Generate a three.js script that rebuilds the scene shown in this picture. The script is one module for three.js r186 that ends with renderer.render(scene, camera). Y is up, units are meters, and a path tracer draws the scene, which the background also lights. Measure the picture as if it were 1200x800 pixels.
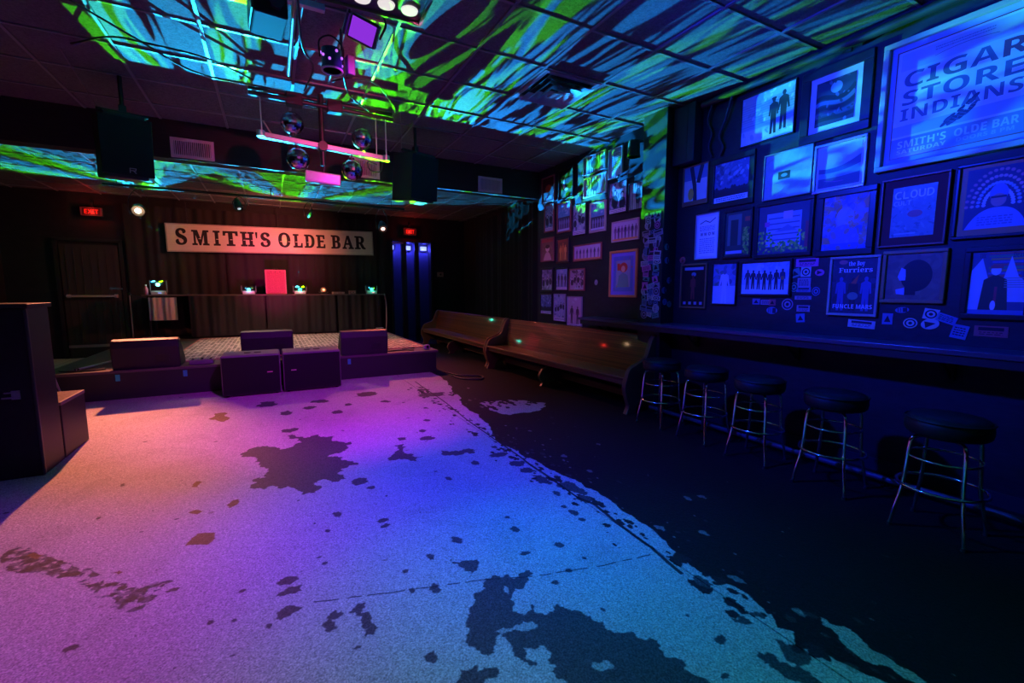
import * as THREE from 'three';
import { RectAreaLightUniformsLib } from 'three/addons/lights/RectAreaLightUniformsLib.js';
import { RoundedBoxGeometry } from 'three/addons/geometries/RoundedBoxGeometry.js';
import { mergeGeometries } from 'three/addons/utils/BufferGeometryUtils.js';
import { createNoise2D } from 'simplex-noise';

// ------------------------------------------------------------------ camera, sky, exposure
const scene = new THREE.Scene();
scene.background = new THREE.Color(0x000000);            // a closed room at night: no sky
const camera = new THREE.PerspectiveCamera(74.6, 1.5, 0.05, 60);
camera.position.set(0, 1.5, 0);
camera.rotation.order = 'YXZ';
camera.rotation.set(-0.11379, -0.49022, 0);
const renderer = new THREE.WebGLRenderer();
renderer.toneMapping = THREE.LinearToneMapping;
renderer.toneMappingExposure = 1.0;
renderer.shadowMap.enabled = true;
RectAreaLightUniformsLib.init();

// ------------------------------------------------------------------ the wash lights (fittings for all but rose are built further down)
const WASH = {
  orange:  { at: [-2.09, 2.93, -10.66], to: [-1.76, 0, -5.0],  color: [1.0, 0.25, 0.13],   power: 195, angle: 0.35, edge: 0.8, soft: 2.5 },
  red:     { at: [2.35, 2.88, -10.66],  to: [2.2, 0, -7.9],    color: [1.0, 0.16, 0.10],   power: 28,  angle: 0.62, soft: 2.5 },
  warm:    { at: [0.80, 3.05, -10.84],  to: [-0.5, 2.4, -13.3], color: [1.0, 0.2, 0.12],  power: 21,  angle: 1.0, soft: 3 },
  carpet:  { at: [-0.45, 3.02, -10.70], to: [0.4, 0.4, -10.5], color: [1.0, 0.52, 0.45],   power: 22,  angle: 1.06, soft: 3 },
  floor:   { at: [-0.1, 0.62, -9.42],   to: [0.1, 2.0, -13.0], color: [1.0, 0.0, 0.32],  power: 40,  angle: 0.34, soft: 2 },
  rose:    { at: [1.02, 3.3, -3.05],     to: [0.1, 3.22, -7.2],  color: [1.0, 0.08, 0.26],  power: 24,  angle: 0.40, soft: 2 },  // added spot beside the lamp array, without a fitting of its own
  violet:  { at: [0.64, 3.2, -3.52],    to: [0.62, 2.95, -5.5], color: [0.5, 0.0, 1.0],    power: 1.5, angle: 0.42, soft: 2 },
  magenta: { at: [0.63, 3.14, -3.52],   to: [0.60, 0, -6.2],   color: [0.52, 0.0, 0.92],   power: 54,  angle: 0.66, soft: 4 },
  blue:    { at: [0.60, 3.2, -3.02],    to: [1.45, 0, -3.2],    color: [0.004, 0.024, 1.0], power: 60,  angle: 0.72, soft: 4 },
  cyan:    { at: [0.76, 3.2, -2.9],     to: [1.35, 0, -0.7],   color: [0.0, 0.42, 0.40],   power: 22,  angle: 0.68, soft: 4 },
  pink:    { at: [0.46, 3.2, -2.9],     to: [-1.7, 0, -2.5],   color: [0.20, 0.0, 0.85],   power: 29,  angle: 0.62, soft: 4 },
  wall:    { at: [0.92, 3.2, -3.0],     to: [4.4, 1.95, -2.1], color: [0.006, 0.022, 1.0], power: 88,  angle: 0.66, soft: 4 },
  far:     { at: [0.92, 3.2, -3.15],    to: [4.4, 1.9, -5.9],  color: [0.28, 0.08, 0.9],   power: 45,  angle: 0.36, soft: 4 },
};
for (const [name, w] of Object.entries(WASH)) {
  const l = new THREE.SpotLight(new THREE.Color().setRGB(...w.color), w.power, 0, w.angle, w.edge ?? 1, 2);
  l.name = name + '_wash'; l.position.set(...w.at); l.target.position.set(...w.to);
  l.castShadow = true; l.shadow.radius = w.soft; l.shadow.mapSize.set(1024, 1024); l.shadow.bias = -0.0005;
  scene.add(l, l.target); l.target.name = name + '_aim';
}

// ------------------------------------------------------------------ helpers
function rng32(a) { return () => { a |= 0; a = a + 0x6D2B79F5 | 0; let t = Math.imul(a ^ a >>> 15, 1 | a); t = t + Math.imul(t ^ t >>> 7, 61 | t) ^ t; return ((t ^ t >>> 14) >>> 0) / 4294967296; }; }
const taken = new Map();
function numbered(name) { const n = taken.get(name) ?? 0; taken.set(name, n + 1); return n ? name + '_' + String(n).padStart(3, '0') : name; }
function M(r, g, b, rough = 0.7, metal = 0, extra = {}) {
  const m = new THREE.MeshPhysicalMaterial({ roughness: rough, metalness: metal, ...extra }); m.color.setRGB(r, g, b); return m;
}
function glow(r, g, b, k = 1) { const m = new THREE.MeshStandardMaterial({ color: 0x111111, roughness: 0.4 }); m.emissive.setRGB(r, g, b); m.emissiveIntensity = k; return m; }
function box(w, h, d, x = 0, y = 0, z = 0, r = 0) {
  const g = r > 0 ? new RoundedBoxGeometry(w, h, d, 2, r) : new THREE.BoxGeometry(w, h, d); g.translate(x, y, z); return g;
}
function cyl(r0, r1, h, x = 0, y = 0, z = 0, seg = 20, axis = 'y') {
  const g = new THREE.CylinderGeometry(r0, r1, h, seg); if (axis === 'x') g.rotateZ(Math.PI / 2); if (axis === 'z') g.rotateX(Math.PI / 2); g.translate(x, y, z); return g;
}
function bar(a, b, r, seg = 10) {       // straight round bar between two points
  const A = new THREE.Vector3(...a), B = new THREE.Vector3(...b), d = B.clone().sub(A), g = new THREE.CylinderGeometry(r, r, d.length(), seg);
  g.applyQuaternion(new THREE.Quaternion().setFromUnitVectors(new THREE.Vector3(0, 1, 0), d.clone().normalize())); g.translate(...A.add(B).multiplyScalar(0.5).toArray()); return g;
}
function tube(pts, r, n = 40, seg = 8, closed = false) { return new THREE.TubeGeometry(new THREE.CatmullRomCurve3(pts.map(p => new THREE.Vector3(...p)), closed), n, r, seg, closed); }
function lathe(pts, seg = 32) { return new THREE.LatheGeometry(pts.map(p => new THREE.Vector2(...p)), seg); }
function prismX(profile, x0, x1, bevel = 0.01) {   // profile of [z, y] points pulled along x
  const s = new THREE.Shape(profile.map(([z, y]) => new THREE.Vector2(z, y)));
  const g = new THREE.ExtrudeGeometry(s, { depth: x1 - x0 - 2 * bevel, bevelEnabled: bevel > 0, bevelThickness: bevel, bevelSize: bevel, bevelOffset: -bevel, bevelSegments: 2, curveSegments: 10 });
  g.translate(0, 0, bevel); g.applyMatrix4(new THREE.Matrix4().set(0, 0, 1, x0, 0, 1, 0, 0, 1, 0, 0, 0, 0, 0, 0, 1)); flip(g); return g;
}
function flip(g) { const i = g.index; if (i) { for (let k = 0; k < i.count; k += 3) { const t = i.getX(k); i.setX(k, i.getX(k + 1)); i.setX(k + 1, t); } } else { for (const n in g.attributes) { const a = g.attributes[n], s = a.itemSize; for (let k = 0; k < a.count; k += 3) for (let c = 0; c < s; c++) { const t = a.array[k * s + c]; a.array[k * s + c] = a.array[(k + 1) * s + c]; a.array[(k + 1) * s + c] = t; } } } g.computeVertexNormals(); }
function merge(list) {
  if (list.length === 1) return list[0];
  return mergeGeometries(list.map(g => { const c = g.index ? g.toNonIndexed() : g; for (const k in c.attributes) if (!['position', 'normal', 'uv'].includes(k)) c.deleteAttribute(k); return c; }));
}
function obj(name, geos, material, parent = scene) {
  const m = new THREE.Mesh(Array.isArray(geos) ? merge(geos) : geos, material); m.name = parent === scene ? numbered(name) : name; parent.add(m); return m;
}
function tag(o, label, category, group) { o.userData = { label, category }; if (group) o.userData.group = group; return o; }
function thing(name, label, category, at = [0, 0, 0], turn = 0, group) {
  const o = new THREE.Group(); o.name = numbered(name); o.position.set(...at); o.rotation.y = turn; scene.add(o); return tag(o, label, category, group);
}
function struct(name, geos, material) { const m = obj(name, geos, material); m.userData = { kind: 'structure' }; return m; }
function structGroup(name) { const o = new THREE.Group(); o.name = name; o.userData = { kind: 'structure' }; scene.add(o); return o; }
function canvasTex(w, h, draw, srgb = true) {
  const c = document.createElement('canvas'); c.width = w; c.height = h; draw(c.getContext('2d'), w, h);
  const t = new THREE.CanvasTexture(c); if (srgb) t.colorSpace = THREE.SRGBColorSpace; t.anisotropy = 4; return t;
}
function noiseTex(n, seed, cells, lo, hi, repeat) {  // grey grain, tileable by wrapping the coordinates on a torus of value noise
  const r = rng32(seed), g = cells.map(c => { const a = new Float32Array(c * c); for (let i = 0; i < a.length; i++) a[i] = r(); return a; }), d = new Uint8Array(n * n * 4);
  for (let y = 0; y < n; y++) for (let x = 0; x < n; x++) {
    let v = 0; cells.forEach((c, k) => { const fx = x / n * c, fy = y / n * c, ix = fx | 0, iy = fy | 0, tx = fx - ix, ty = fy - iy, q = (i, j) => g[k][(j % c) * c + (i % c)]; v += ((q(ix, iy) * (1 - tx) + q(ix + 1, iy) * tx) * (1 - ty) + (q(ix, iy + 1) * (1 - tx) + q(ix + 1, iy + 1) * tx) * ty) / cells.length; });
    const o = (y * n + x) * 4; d[o] = d[o + 1] = d[o + 2] = Math.max(0, Math.min(255, lo + (hi - lo) * ((v - 0.5) * 1.8 + 0.5))); d[o + 3] = 255;
  }
  const t = new THREE.DataTexture(d, n, n); t.magFilter = THREE.LinearFilter; t.minFilter = THREE.LinearMipmapLinearFilter; t.generateMipmaps = true; t.wrapS = t.wrapT = THREE.RepeatWrapping; t.repeat.set(repeat, repeat); t.needsUpdate = true; return t;
}

const H = 3.62, XR = 4.4, ZB = -13.3, SOF = 3.15, STG = 0.4;
const PAINT=[[-0.31,-4.66,-0.23,-4.83,-0.09,-4.78,-0.01,-4.66,0.08,-4.68,0.2,-4.79,0.07,-5.07,0.11,-5.1,0.21,-4.92,0.36,-4.97,0.49,-4.83,0.5,-4.67,0.57,-4.56,0.65,-4.58,0.57,-4.49,0.54,-4.34,0.47,-4.29,0.37,-4.25,0.49,-4.17,0.56,-3.98,0.58,-3.92,0.49,-3.9,0.44,-3.89,0.45,-3.67,0.34,-3.65,0.25,-3.73,0.21,-3.66,0.25,-3.62,0.21,-3.51,0.13,-3.51,0.08,-3.65,0.03,-3.73,-0.06,-3.78,-0.2,-3.8,-0.22,-3.99,-0.12,-4.0,-0.09,-4.19,-0.16,-4.31,-0.21,-4.54],[0.98,-4.27,1.07,-4.26,1.01,-4.05,1.06,-3.89,1.14,-3.86,1.06,-3.74,1.03,-3.79,0.94,-3.87,0.84,-3.95,0.93,-4.06],[1.33,-3.91,1.38,-3.84,1.49,-3.83,1.62,-3.78,1.59,-3.71,1.38,-3.76,1.31,-3.84],[0.81,-2.25,0.94,-2.17,0.91,-2.1,0.84,-2.05,0.83,-2.15],[0.91,-2.0,1.15,-1.95,1.05,-1.84,0.98,-1.83,0.93,-1.73,0.95,-1.67,1.03,-1.72,1.03,-1.65,1.09,-1.62,1.14,-1.66,1.18,-1.59,1.24,-1.45,1.33,-1.34,1.39,-1.27,1.4,-1.15,1.41,-1.02,1.4,-0.93,0.94,-1.17,0.92,-1.3,0.9,-1.35,0.93,-1.36,0.95,-1.43,0.92,-1.48,0.86,-1.51,0.84,-1.45,0.87,-1.41,0.84,-1.41,0.82,-1.46,0.82,-1.55,0.81,-1.62,0.74,-1.54,0.69,-1.56,0.66,-1.62,0.7,-1.72,0.7,-1.76,0.8,-1.9,0.88,-1.93],[0.54,-1.48,0.58,-1.53,0.65,-1.52,0.64,-1.49,0.72,-1.47,0.69,-1.43,0.64,-1.43,0.6,-1.4,0.5,-1.45],[0.28,-2.11,0.32,-2.11,0.29,-2.04,0.33,-2.01,0.32,-1.96,0.34,-1.91,0.32,-1.88,0.28,-1.88,0.3,-1.93,0.28,-1.98,0.29,-2.02,0.24,-2.07],[1.71,-1.03,1.76,-0.99,1.74,-0.95,1.79,-0.91,1.79,-0.84,1.77,-0.8,1.69,-0.89,1.69,-0.94,1.68,-0.98],[1.78,-1.22,1.85,-1.19,1.85,-1.14,1.81,-1.15,1.78,-1.18],[1.9,-1.2,1.93,-1.18,1.92,-1.13,1.89,-1.16],[1.85,-1.04,1.86,-1.01,1.85,-0.96,1.9,-0.93,1.86,-0.9,1.78,-0.93,1.82,-1.0],[1.9,-1.51,1.91,-1.45,1.88,-1.39,1.85,-1.43]];
const DOTS=[[0.09,-5.253,0.095,0.077],[1.092,-4.432,0.045,0.05],[1.355,-4.578,0.041,0.059],[1.324,-4.324,0.073,0.071],[0.536,-3.557,0.065,0.066],[0.592,-3.406,0.03,0.029],[1.17,-3.281,0.019,0.039],[0.315,-3.087,0.03,0.036],[0.566,-2.857,0.036,0.024],[0.564,-2.783,0.031,0.028],[0.229,-2.89,0.017,0.02],[0.18,-2.54,0.018,0.015],[0.716,-2.324,0.024,0.031],[0.908,-2.408,0.03,0.047],[0.003,-2.483,0.035,0.02],[0.167,-3.029,0.007,0.015],[0.665,-3.207,0.011,0.015],[1.498,-3.483,0.039,0.057],[-0.01,-2.463,0.05,0.034],[0.007,-2.374,0.06,0.036],[-0.011,-2.216,0.056,0.047],[0.147,-2.036,0.027,0.03],[0.178,-2.083,0.031,0.031],[-1.1,-4.36,0.016,0.036],[-1.092,-3.778,0.014,0.027],[-0.23,-2.268,0.011,0.015],[-0.325,-2.304,0.014,0.016],[-0.091,-2.156,0.012,0.019],[0.312,-3.079,0.029,0.032],[0.543,-3.572,0.068,0.07],[0.591,-3.405,0.03,0.029],[1.28,-2.355,0.026,0.046],[1.426,-2.078,0.026,0.034],[1.211,-2.095,0.031,0.022],[1.332,-1.85,0.022,0.017],[1.215,-1.801,0.019,0.023],[0.499,-1.647,0.028,0.036],[0.153,-2.008,0.028,0.02],[0.181,-2.08,0.036,0.026],[1.476,-1.902,0.011,0.015],[1.303,-1.528,0.013,0.015],[1.306,-2.511,0.019,0.021],[1.729,-2.357,0.032,0.04],[1.723,-2.251,0.021,0.021],[1.718,-2.453,0.017,0.023],[0.651,-2.041,0.03,0.044],[0.542,-2.086,0.017,0.022],[1.761,-3.557,0.082,0.053],[1.81,-3.304,0.065,0.069],[1.812,-3.125,0.069,0.07],[1.824,-2.909,0.054,0.102],[1.796,-2.654,0.033,0.045],[1.938,-2.682,0.069,0.123],[1.926,-2.481,0.054,0.06],[1.731,-2.356,0.03,0.042],[1.726,-2.455,0.017,0.022],[1.723,-2.252,0.022,0.024],[1.887,-1.447,0.031,0.06],[1.818,-3.769,0.029,0.042],[1.088,-4.423,0.046,0.048],[1.321,-4.319,0.072,0.072],[1.358,-4.578,0.032,0.048],[1.759,-3.555,0.089,0.065],[1.666,-5.481,0.029,0.053],[1.844,-6.234,0.043,0.048],[1.95,-6.51,0.124,0.074],[1.634,-1.145,0.03,0.025],[1.486,-1.013,0.018,0.011],[1.623,-1.311,0.01,0.011],[0.344,-6.175,0.088,0.093],[0.651,-5.826,0.074,0.108],[0.503,-6.493,0.128,0.104],[-0.14,-6.629,0.135,0.155],[0.077,-6.045,0.073,0.11],[0.814,-6.12,0.068,0.072],[1.142,-6.608,0.161,0.144],[1.292,-6.072,0.058,0.074],[1.514,-4.947,0.04,0.053],[1.961,-6.171,0.186,0.167]];
const BARE=[[0.79,-1.65,0.86,-1.63,0.97,-1.62,0.98,-1.59,0.9,-1.59,0.81,-1.62],[1.07,-1.31,1.13,-1.29,1.13,-1.25,1.07,-1.26,1.05,-1.29],[0.97,-1.9,0.98,-1.88,0.96,-1.83,0.95,-1.86],[2.38,-5.39,2.73,-5.36,2.99,-5.22,3.17,-4.97,2.89,-4.68,2.46,-4.68,2.35,-5.01],[2.16,-1.02,2.17,-0.95,2.2,-0.91,2.16,-0.83,2.16,-0.76,2.15,-0.7,2.15,-0.63,2.12,-0.63,2.09,-0.68,2.1,-0.74,2.06,-0.78,2.06,-0.83,2.11,-0.92]];
const PAINT_EDGE=[2.51,-7.88,2.51,-7.0,2.3,-5.99,2.14,-5.31,2.15,-4.89,2.08,-4.45,1.96,-4.05,1.93,-3.72,1.97,-3.61,1.99,-3.24,2.01,-3.0,2.06,-2.78,2.08,-2.53,2.05,-2.27,2.04,-2.06,2.03,-1.89,1.98,-1.73,1.95,-1.58,1.97,-1.46,1.99,-1.37,2.01,-1.28,1.98,-1.17,1.98,-1.14,1.92,-1.07,1.96,-1.02,1.9,-0.98,1.83,-0.98,1.92,-0.93,1.97,-0.81,1.98,-0.77,2.01,-0.7,2.01,-0.5];
const SCUFF=[-1.4,-3.38,-1.4,-3.58,-1.25,-3.4,-1.15,-3.29,-1.02,-3.14,-0.89,-3.0,-0.84,-2.88,-0.77,-2.86,-0.72,-2.79,-0.67,-2.75,-0.61,-2.78,-0.53,-2.75,-0.53,-2.69,-0.62,-2.68,-0.56,-2.64,-0.6,-2.61,-0.62,-2.56,-0.67,-2.56,-0.76,-2.65,-0.75,-2.7,-0.83,-2.76,-0.86,-2.84,-0.95,-2.94,-0.97,-3.02,-1.06,-3.05,-1.22,-3.19,-1.36,-3.33];
const RUST=[[-0.53,-3.11,-0.51,-3.19,-0.48,-3.24,-0.39,-3.2,-0.38,-3.12,-0.42,-3.06],[-0.36,-3.59,-0.33,-3.65,-0.29,-3.66,-0.3,-3.56,-0.34,-3.53],[-0.62,-4.06,-0.6,-4.17,-0.56,-4.14,-0.57,-4.01],[-0.58,-3.58,-0.55,-3.61,-0.49,-3.56,-0.52,-3.53],[-1.31,-3.41,-1.29,-3.44,-1.23,-3.38,-1.23,-3.33],[-0.83,-2.98,-0.8,-2.99,-0.78,-2.96,-0.8,-2.95],[-0.73,-6.19,-0.69,-6.44,-0.58,-6.44,-0.51,-6.11,-0.57,-5.98]];
const JOINT=[1.89,-2.54,1.93,-2.38,1.9,-2.08,1.89,-1.8,1.85,-1.54];
const CRACK=[0.1,-2.23,0.54,-2.1,0.88,-2.0,1.14,-1.9,1.36,-1.84,1.64,-1.78,1.83,-1.75];

// ------------------------------------------------------------------ floor: two concrete slabs with a joint, old black paint worn off the dance floor
const FX0 = -4.9, FZ0 = -8.1, FSIZE = 9.3;
const floorDraw = (c, w) => {
  const k = w / FSIZE, r = rng32(41), X = x => (x - FX0) * k, Z = z => (z - FZ0) * k;
  c.fillStyle = '#b9b4ac'; c.fillRect(0, 0, w, w);
  for (let i = 0; i < 500; i++) { c.fillStyle = `rgba(${r() < 0.5 ? '90,84,76' : '215,210,202'},${0.03 + r() * 0.05})`; c.beginPath(); c.ellipse(r() * w, r() * w, 10 + r() * 70, 8 + r() * 40, r() * 3, 0, 7); c.fill(); }
  const rough = (pts, amp, close = true) => {     // a torn outline: every side is split and pushed about
    let p = []; for (let i = 0; i < pts.length; i += 2) p.push([X(pts[i]), Z(pts[i + 1])]);
    for (let s = 0; s < 5; s++) { const q = []; const n = close ? p.length : p.length - 1; for (let i = 0; i < n; i++) { const a = p[i], b = p[(i + 1) % p.length], L = Math.hypot(b[0] - a[0], b[1] - a[1]); q.push(a); if (L > 2.5) q.push([(a[0] + b[0]) / 2 + (r() - 0.5) * Math.min(L * amp, 16), (a[1] + b[1]) / 2 + (r() - 0.5) * Math.min(L * amp, 16)]); } if (!close) q.push(p[p.length - 1]); p = q; }
    c.beginPath(); p.forEach((v, i) => i ? c.lineTo(...v) : c.moveTo(...v)); if (close) c.closePath();
  };
  const blob = (x, z, rx, rz, n = 9) => { const pts = []; for (let i = 0; i < n; i++) { const a = i / n * 6.283, s = 0.65 + r() * 0.6; pts.push(x + Math.cos(a) * rx * s, z + Math.sin(a) * rz * s); } rough(pts, 0.55); };
  const BLACK = '#111115';
  // thin drips and flecks everywhere
  for (let i = 0; i < 260; i++) { c.fillStyle = r() < 0.6 ? 'rgba(40,38,40,0.75)' : 'rgba(110,98,84,0.5)'; const s = 0.004 + r() * r() * 0.018; blob(-3 + r() * 5, -7.8 + r() * 8, s * 1.5, s, 6); c.fill(); }
  for (let i = 0; i < 60; i++) { c.strokeStyle = 'rgba(225,222,215,0.35)'; c.lineWidth = 0.6 + r(); const x = X(-2.5 + r() * 4.4), y = Z(-7 + r() * 6), a = r() * 6; c.beginPath(); c.moveTo(x, y); c.quadraticCurveTo(x + Math.cos(a) * 30, y + Math.sin(a) * 30, x + Math.cos(a + 0.4) * 60 * r(), y + Math.sin(a + 0.4) * 60 * r()); c.stroke(); }
  // the painted half along the wall
  c.fillStyle = BLACK; rough([...PAINT_EDGE, 2.0, 1.3, 6, 1.3, 6, -9, 2.51, -9], 0.22); c.fill();
  for (let i = 0; i < 260; i++) { const t = r() * r() * r(); c.fillStyle = r() < 0.4 ? 'rgba(185,180,172,0.6)' : 'rgba(110,106,102,0.35)'; const s = 0.004 + r() * r() * 0.03; blob(2.02 + t * 1.6 + (r() - 0.5) * 0.1, -7 + r() * 6.6, s, s * 1.6, 6); c.fill(); }
  c.fillStyle = 'rgba(30,30,36,1)';
  for (let i = 0; i < 150; i++) { const s = 0.01 + r() * r() * 0.04; blob(1.98 - r() * r() * 0.35, -6.8 + r() * 6.2, s, s * 1.5, 7); c.fill(); }
  c.fillStyle = '#454448';
  for (const p of PAINT) { rough(p, 0.62); c.fill(); }
  for (const [x, z, a, b] of DOTS) { blob(x, z, a, b); c.fill(); }
  c.fillStyle = '#aaa59d'; for (const p of BARE) { rough(p, 0.4); c.fill(); }
  c.fillStyle = BLACK; for (let i = 0; i < 130; i++) { const s = 0.008 + r() * 0.03; blob(2.2 + r() * 0.9, -6.2 + r() * 1.2, s, s * 2.2, 6); c.fill(); }
  // scuffed stain by the booth: flecks of paint inside its outline
  c.save(); rough(SCUFF, 0.3); c.clip(); for (let i = 0; i < 5200; i++) { c.fillStyle = `rgba(26,28,46,${0.3 + r() * 0.6})`; blob(-2 + r() * 1.9, -4.2 + r() * 2.8, 0.01 + r() * 0.034, 0.008 + r() * 0.024, 5); c.fill(); } c.restore();
  c.fillStyle = 'rgba(96,66,34,0.85)'; for (const p of RUST) { rough(p, 0.3); c.fill(); }
  c.strokeStyle = 'rgba(24,24,30,0.85)'; c.lineWidth = 1.5; c.setLineDash([26, 9, 14, 6, 40, 12]); rough(CRACK, 0.05, false); c.stroke(); c.setLineDash([]);
  c.lineWidth = 3.5; c.strokeStyle = 'rgba(20,20,25,0.85)'; rough([2.02, -7.2, 1.95, -5.0, 1.90, -3.2, 1.89, -2.5], 0.02, false); c.stroke(); c.lineWidth = 5; rough(JOINT, 0.04, false); c.stroke();
  // sand in the concrete
  const im = c.getImageData(0, 0, w, w), d = im.data;
  for (let i = 0; i < d.length; i += 4) { const n = (r() + r() - 1) * 66 * (0.2 + d[i] / 255); d[i] += n; d[i + 1] += n; d[i + 2] += n; }
  c.putImageData(im, 0, 0);
};
const floorMap = canvasTex(2048, 2048, floorDraw);
floorMap.flipY = false;
const floorMat = new THREE.MeshPhysicalMaterial({ map: floorMap, roughness: 0.72, specularIntensity: 0.6, bumpMap: noiseTex(256, 5, [64, 128], 0, 255, 10), bumpScale: 0.0012 });
function slab(x0, x1, z0, z1) {
  const g = box(x1 - x0, 0.1, z1 - z0, (x0 + x1) / 2, -0.05, (z0 + z1) / 2), p = g.attributes.position, u = g.attributes.uv;
  for (let i = 0; i < p.count; i++) u.setXY(i, (p.getX(i) - FX0) / FSIZE, (p.getZ(i) - FZ0) / FSIZE);
  return g;
}
const floor = structGroup('floor');
obj('slab', slab(-4.9, 1.886, -14.9, 3), floorMat, floor);
obj('slab', slab(1.894, 5.6, -14.9, 3), floorMat, floor);
obj('sub_base', box(10.6, 0.1, 18, 0.35, -0.16, -5.95), M(0.02, 0.02, 0.02, 0.95), floor);

// ------------------------------------------------------------------ walls
const wallGrain = noiseTex(256, 9, [16, 64, 128], 90, 255, 3);
const navy = M(0.012, 0.014, 0.021, 0.55, 0, { map: wallGrain, bumpMap: wallGrain, bumpScale: 0.001 });
const blackWall = M(0.014, 0.013, 0.016, 0.75, 0, { map: wallGrain });
const soffitMat = M(0.028, 0.014, 0.016, 0.7, 0, { map: wallGrain });
struct('wall_right', box(0.2, H, 10.2, XR + 0.1, H / 2, -2.1), navy);
struct('wall_recess', [box(1.1, H, 0.2, 5.05, H / 2, -7.3), box(0.2, H, 6.3, 5.5, H / 2, -10.35)], blackWall);
struct('wall_left', box(0.2, H, 18, -5.0, H / 2, -5.9), blackWall);
struct('wall_front', box(10.6, H, 0.2, 0.3, H / 2, 3.1), blackWall);
struct('wall_back', [box(8.0, H, 0.2, -0.9, H / 2, ZB - 0.1), box(1.2, H, 0.2, 4.95, H / 2, ZB - 0.1), box(1.25, H - 2.95, 0.2, 3.725, (H + 2.95) / 2, ZB - 0.1)], blackWall);
struct('wall_pillar', box(0.22, H, 0.38, 4.29, H / 2, -4.17, 0.004), navy);
struct('wall_soffit', box(10.3, H - SOF, 0.22, 0.25, (H + SOF) / 2, -7.31), soffitMat);

// ------------------------------------------------------------------ ceiling: lay-in tiles on a grid
const CELL = 0.705, GX0 = 1.72, GZ0 = -2.46;
const tileGrain = noiseTex(256, 21, [96, 128, 40], 120, 255, 1);
const tileMats = [0.17, 0.15, 0.19].map(v => M(v, v, v * 1.02, 0.9, 0, { map: tileGrain, bumpMap: tileGrain, bumpScale: 0.0015 }));
const ceiling = structGroup('ceiling');
obj('deck', box(10.6, 0.12, 18, 0.3, H + 0.16, -5.9), M(0.03, 0.03, 0.03, 0.9), ceiling);
const tileGeo = box(CELL - 0.03, 0.016, CELL - 0.03, 0, 0, 0, 0.003);
const rt = rng32(77), DIFF = [3, 8];
for (let i = -10; i <= 5; i++) for (let j = -18; j <= 4; j++) {
  const x0 = Math.max(-4.9, GX0 + i * CELL), x1 = Math.min(5.4, GX0 + (i + 1) * CELL), z0 = Math.max(ZB, GZ0 + j * CELL), z1 = Math.min(0.35, GZ0 + (j + 1) * CELL);
  if (x1 - x0 < 0.05 || z1 - z0 < 0.05) continue;
  if (z0 > -7.2 && x0 > XR) continue;
  if (i === 1 && j === -3) continue;                      // the air diffuser sits here
  if (i === -6 && j === -13) continue;                    // and the one over the stage here
  const t = obj('tile', tileGeo, tileMats[Math.floor(rt() * 3)], ceiling);
  t.scale.set((x1 - x0 - 0.03) / (CELL - 0.03), 1, (z1 - z0 - 0.03) / (CELL - 0.03));
  t.position.set((x0 + x1) / 2, H + 0.012 - rt() * 0.005, (z0 + z1) / 2); t.rotation.set((rt() - 0.5) * 0.004, 0, (rt() - 0.5) * 0.004);
}
obj('ceiling_board', box(10.4, 0.02, 2.7, 0.25, H + 0.012, 1.7), tileMats[0], ceiling);
const gridMat = M(0.24, 0.24, 0.25, 0.4, 0.2);
for (let i = -9; i <= 5; i++) obj('grid_runner', box(0.026, 0.02, -ZB + 0.35, GX0 + i * CELL, H, (ZB + 0.35) / 2), gridMat, ceiling);
for (let j = -15; j <= 3; j++) obj('grid_runner', box(10.3, 0.018, 0.026, 0.25, H, GZ0 + j * CELL), gridMat, ceiling);

// air diffusers: square louvres one inside the other
function squareRing(o, i, y0, y1) {   // a sloping square ring from outer half width o at y0 to inner half width i at y1
  const g = new THREE.CylinderGeometry(i * Math.SQRT2, o * Math.SQRT2, y1 - y0, 4, 1, true); g.rotateY(Math.PI / 4); g.translate(0, (y0 + y1) / 2, 0); return g;
}
function diffuser(label, x, z, y) {
  const t = thing('ceiling_diffuser', label, 'air vent', [x, y, z]);
  const m = M(0.4, 0.4, 0.42, 0.45, 0.3, { side: THREE.DoubleSide }), e = 0.335;
  obj('frame', [box(2 * e, 0.02, 0.05, 0, 0, e - 0.025), box(2 * e, 0.02, 0.05, 0, 0, -e + 0.025), box(0.05, 0.02, 2 * e - 0.1, e - 0.025, 0, 0), box(0.05, 0.02, 2 * e - 0.1, -e + 0.025, 0, 0)], m, t);
  for (const [o, d] of [[0.285, 0.0], [0.215, 0.012], [0.145, 0.024]]) obj('louvre', squareRing(o, o - 0.075, -0.05 - d, 0.015), m, t);
  obj('centre_plate', box(0.13, 0.012, 0.13, 0, -0.06, 0, 0.004), m, t);
  obj('duct_neck', box(0.6, 0.06, 0.6, 0, 0.05, 0), M(0.01, 0.01, 0.01, 0.9), t);
}
diffuser('square louvred air diffuser in the main ceiling beside the picture wall', GX0 + 1.5 * CELL, GZ0 - 2.5 * CELL, H - 0.005);
diffuser('square louvred air diffuser in the ceiling above the orange stage lamp', GX0 - 5.5 * CELL, GZ0 - 12.5 * CELL, H - 0.005);

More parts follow.
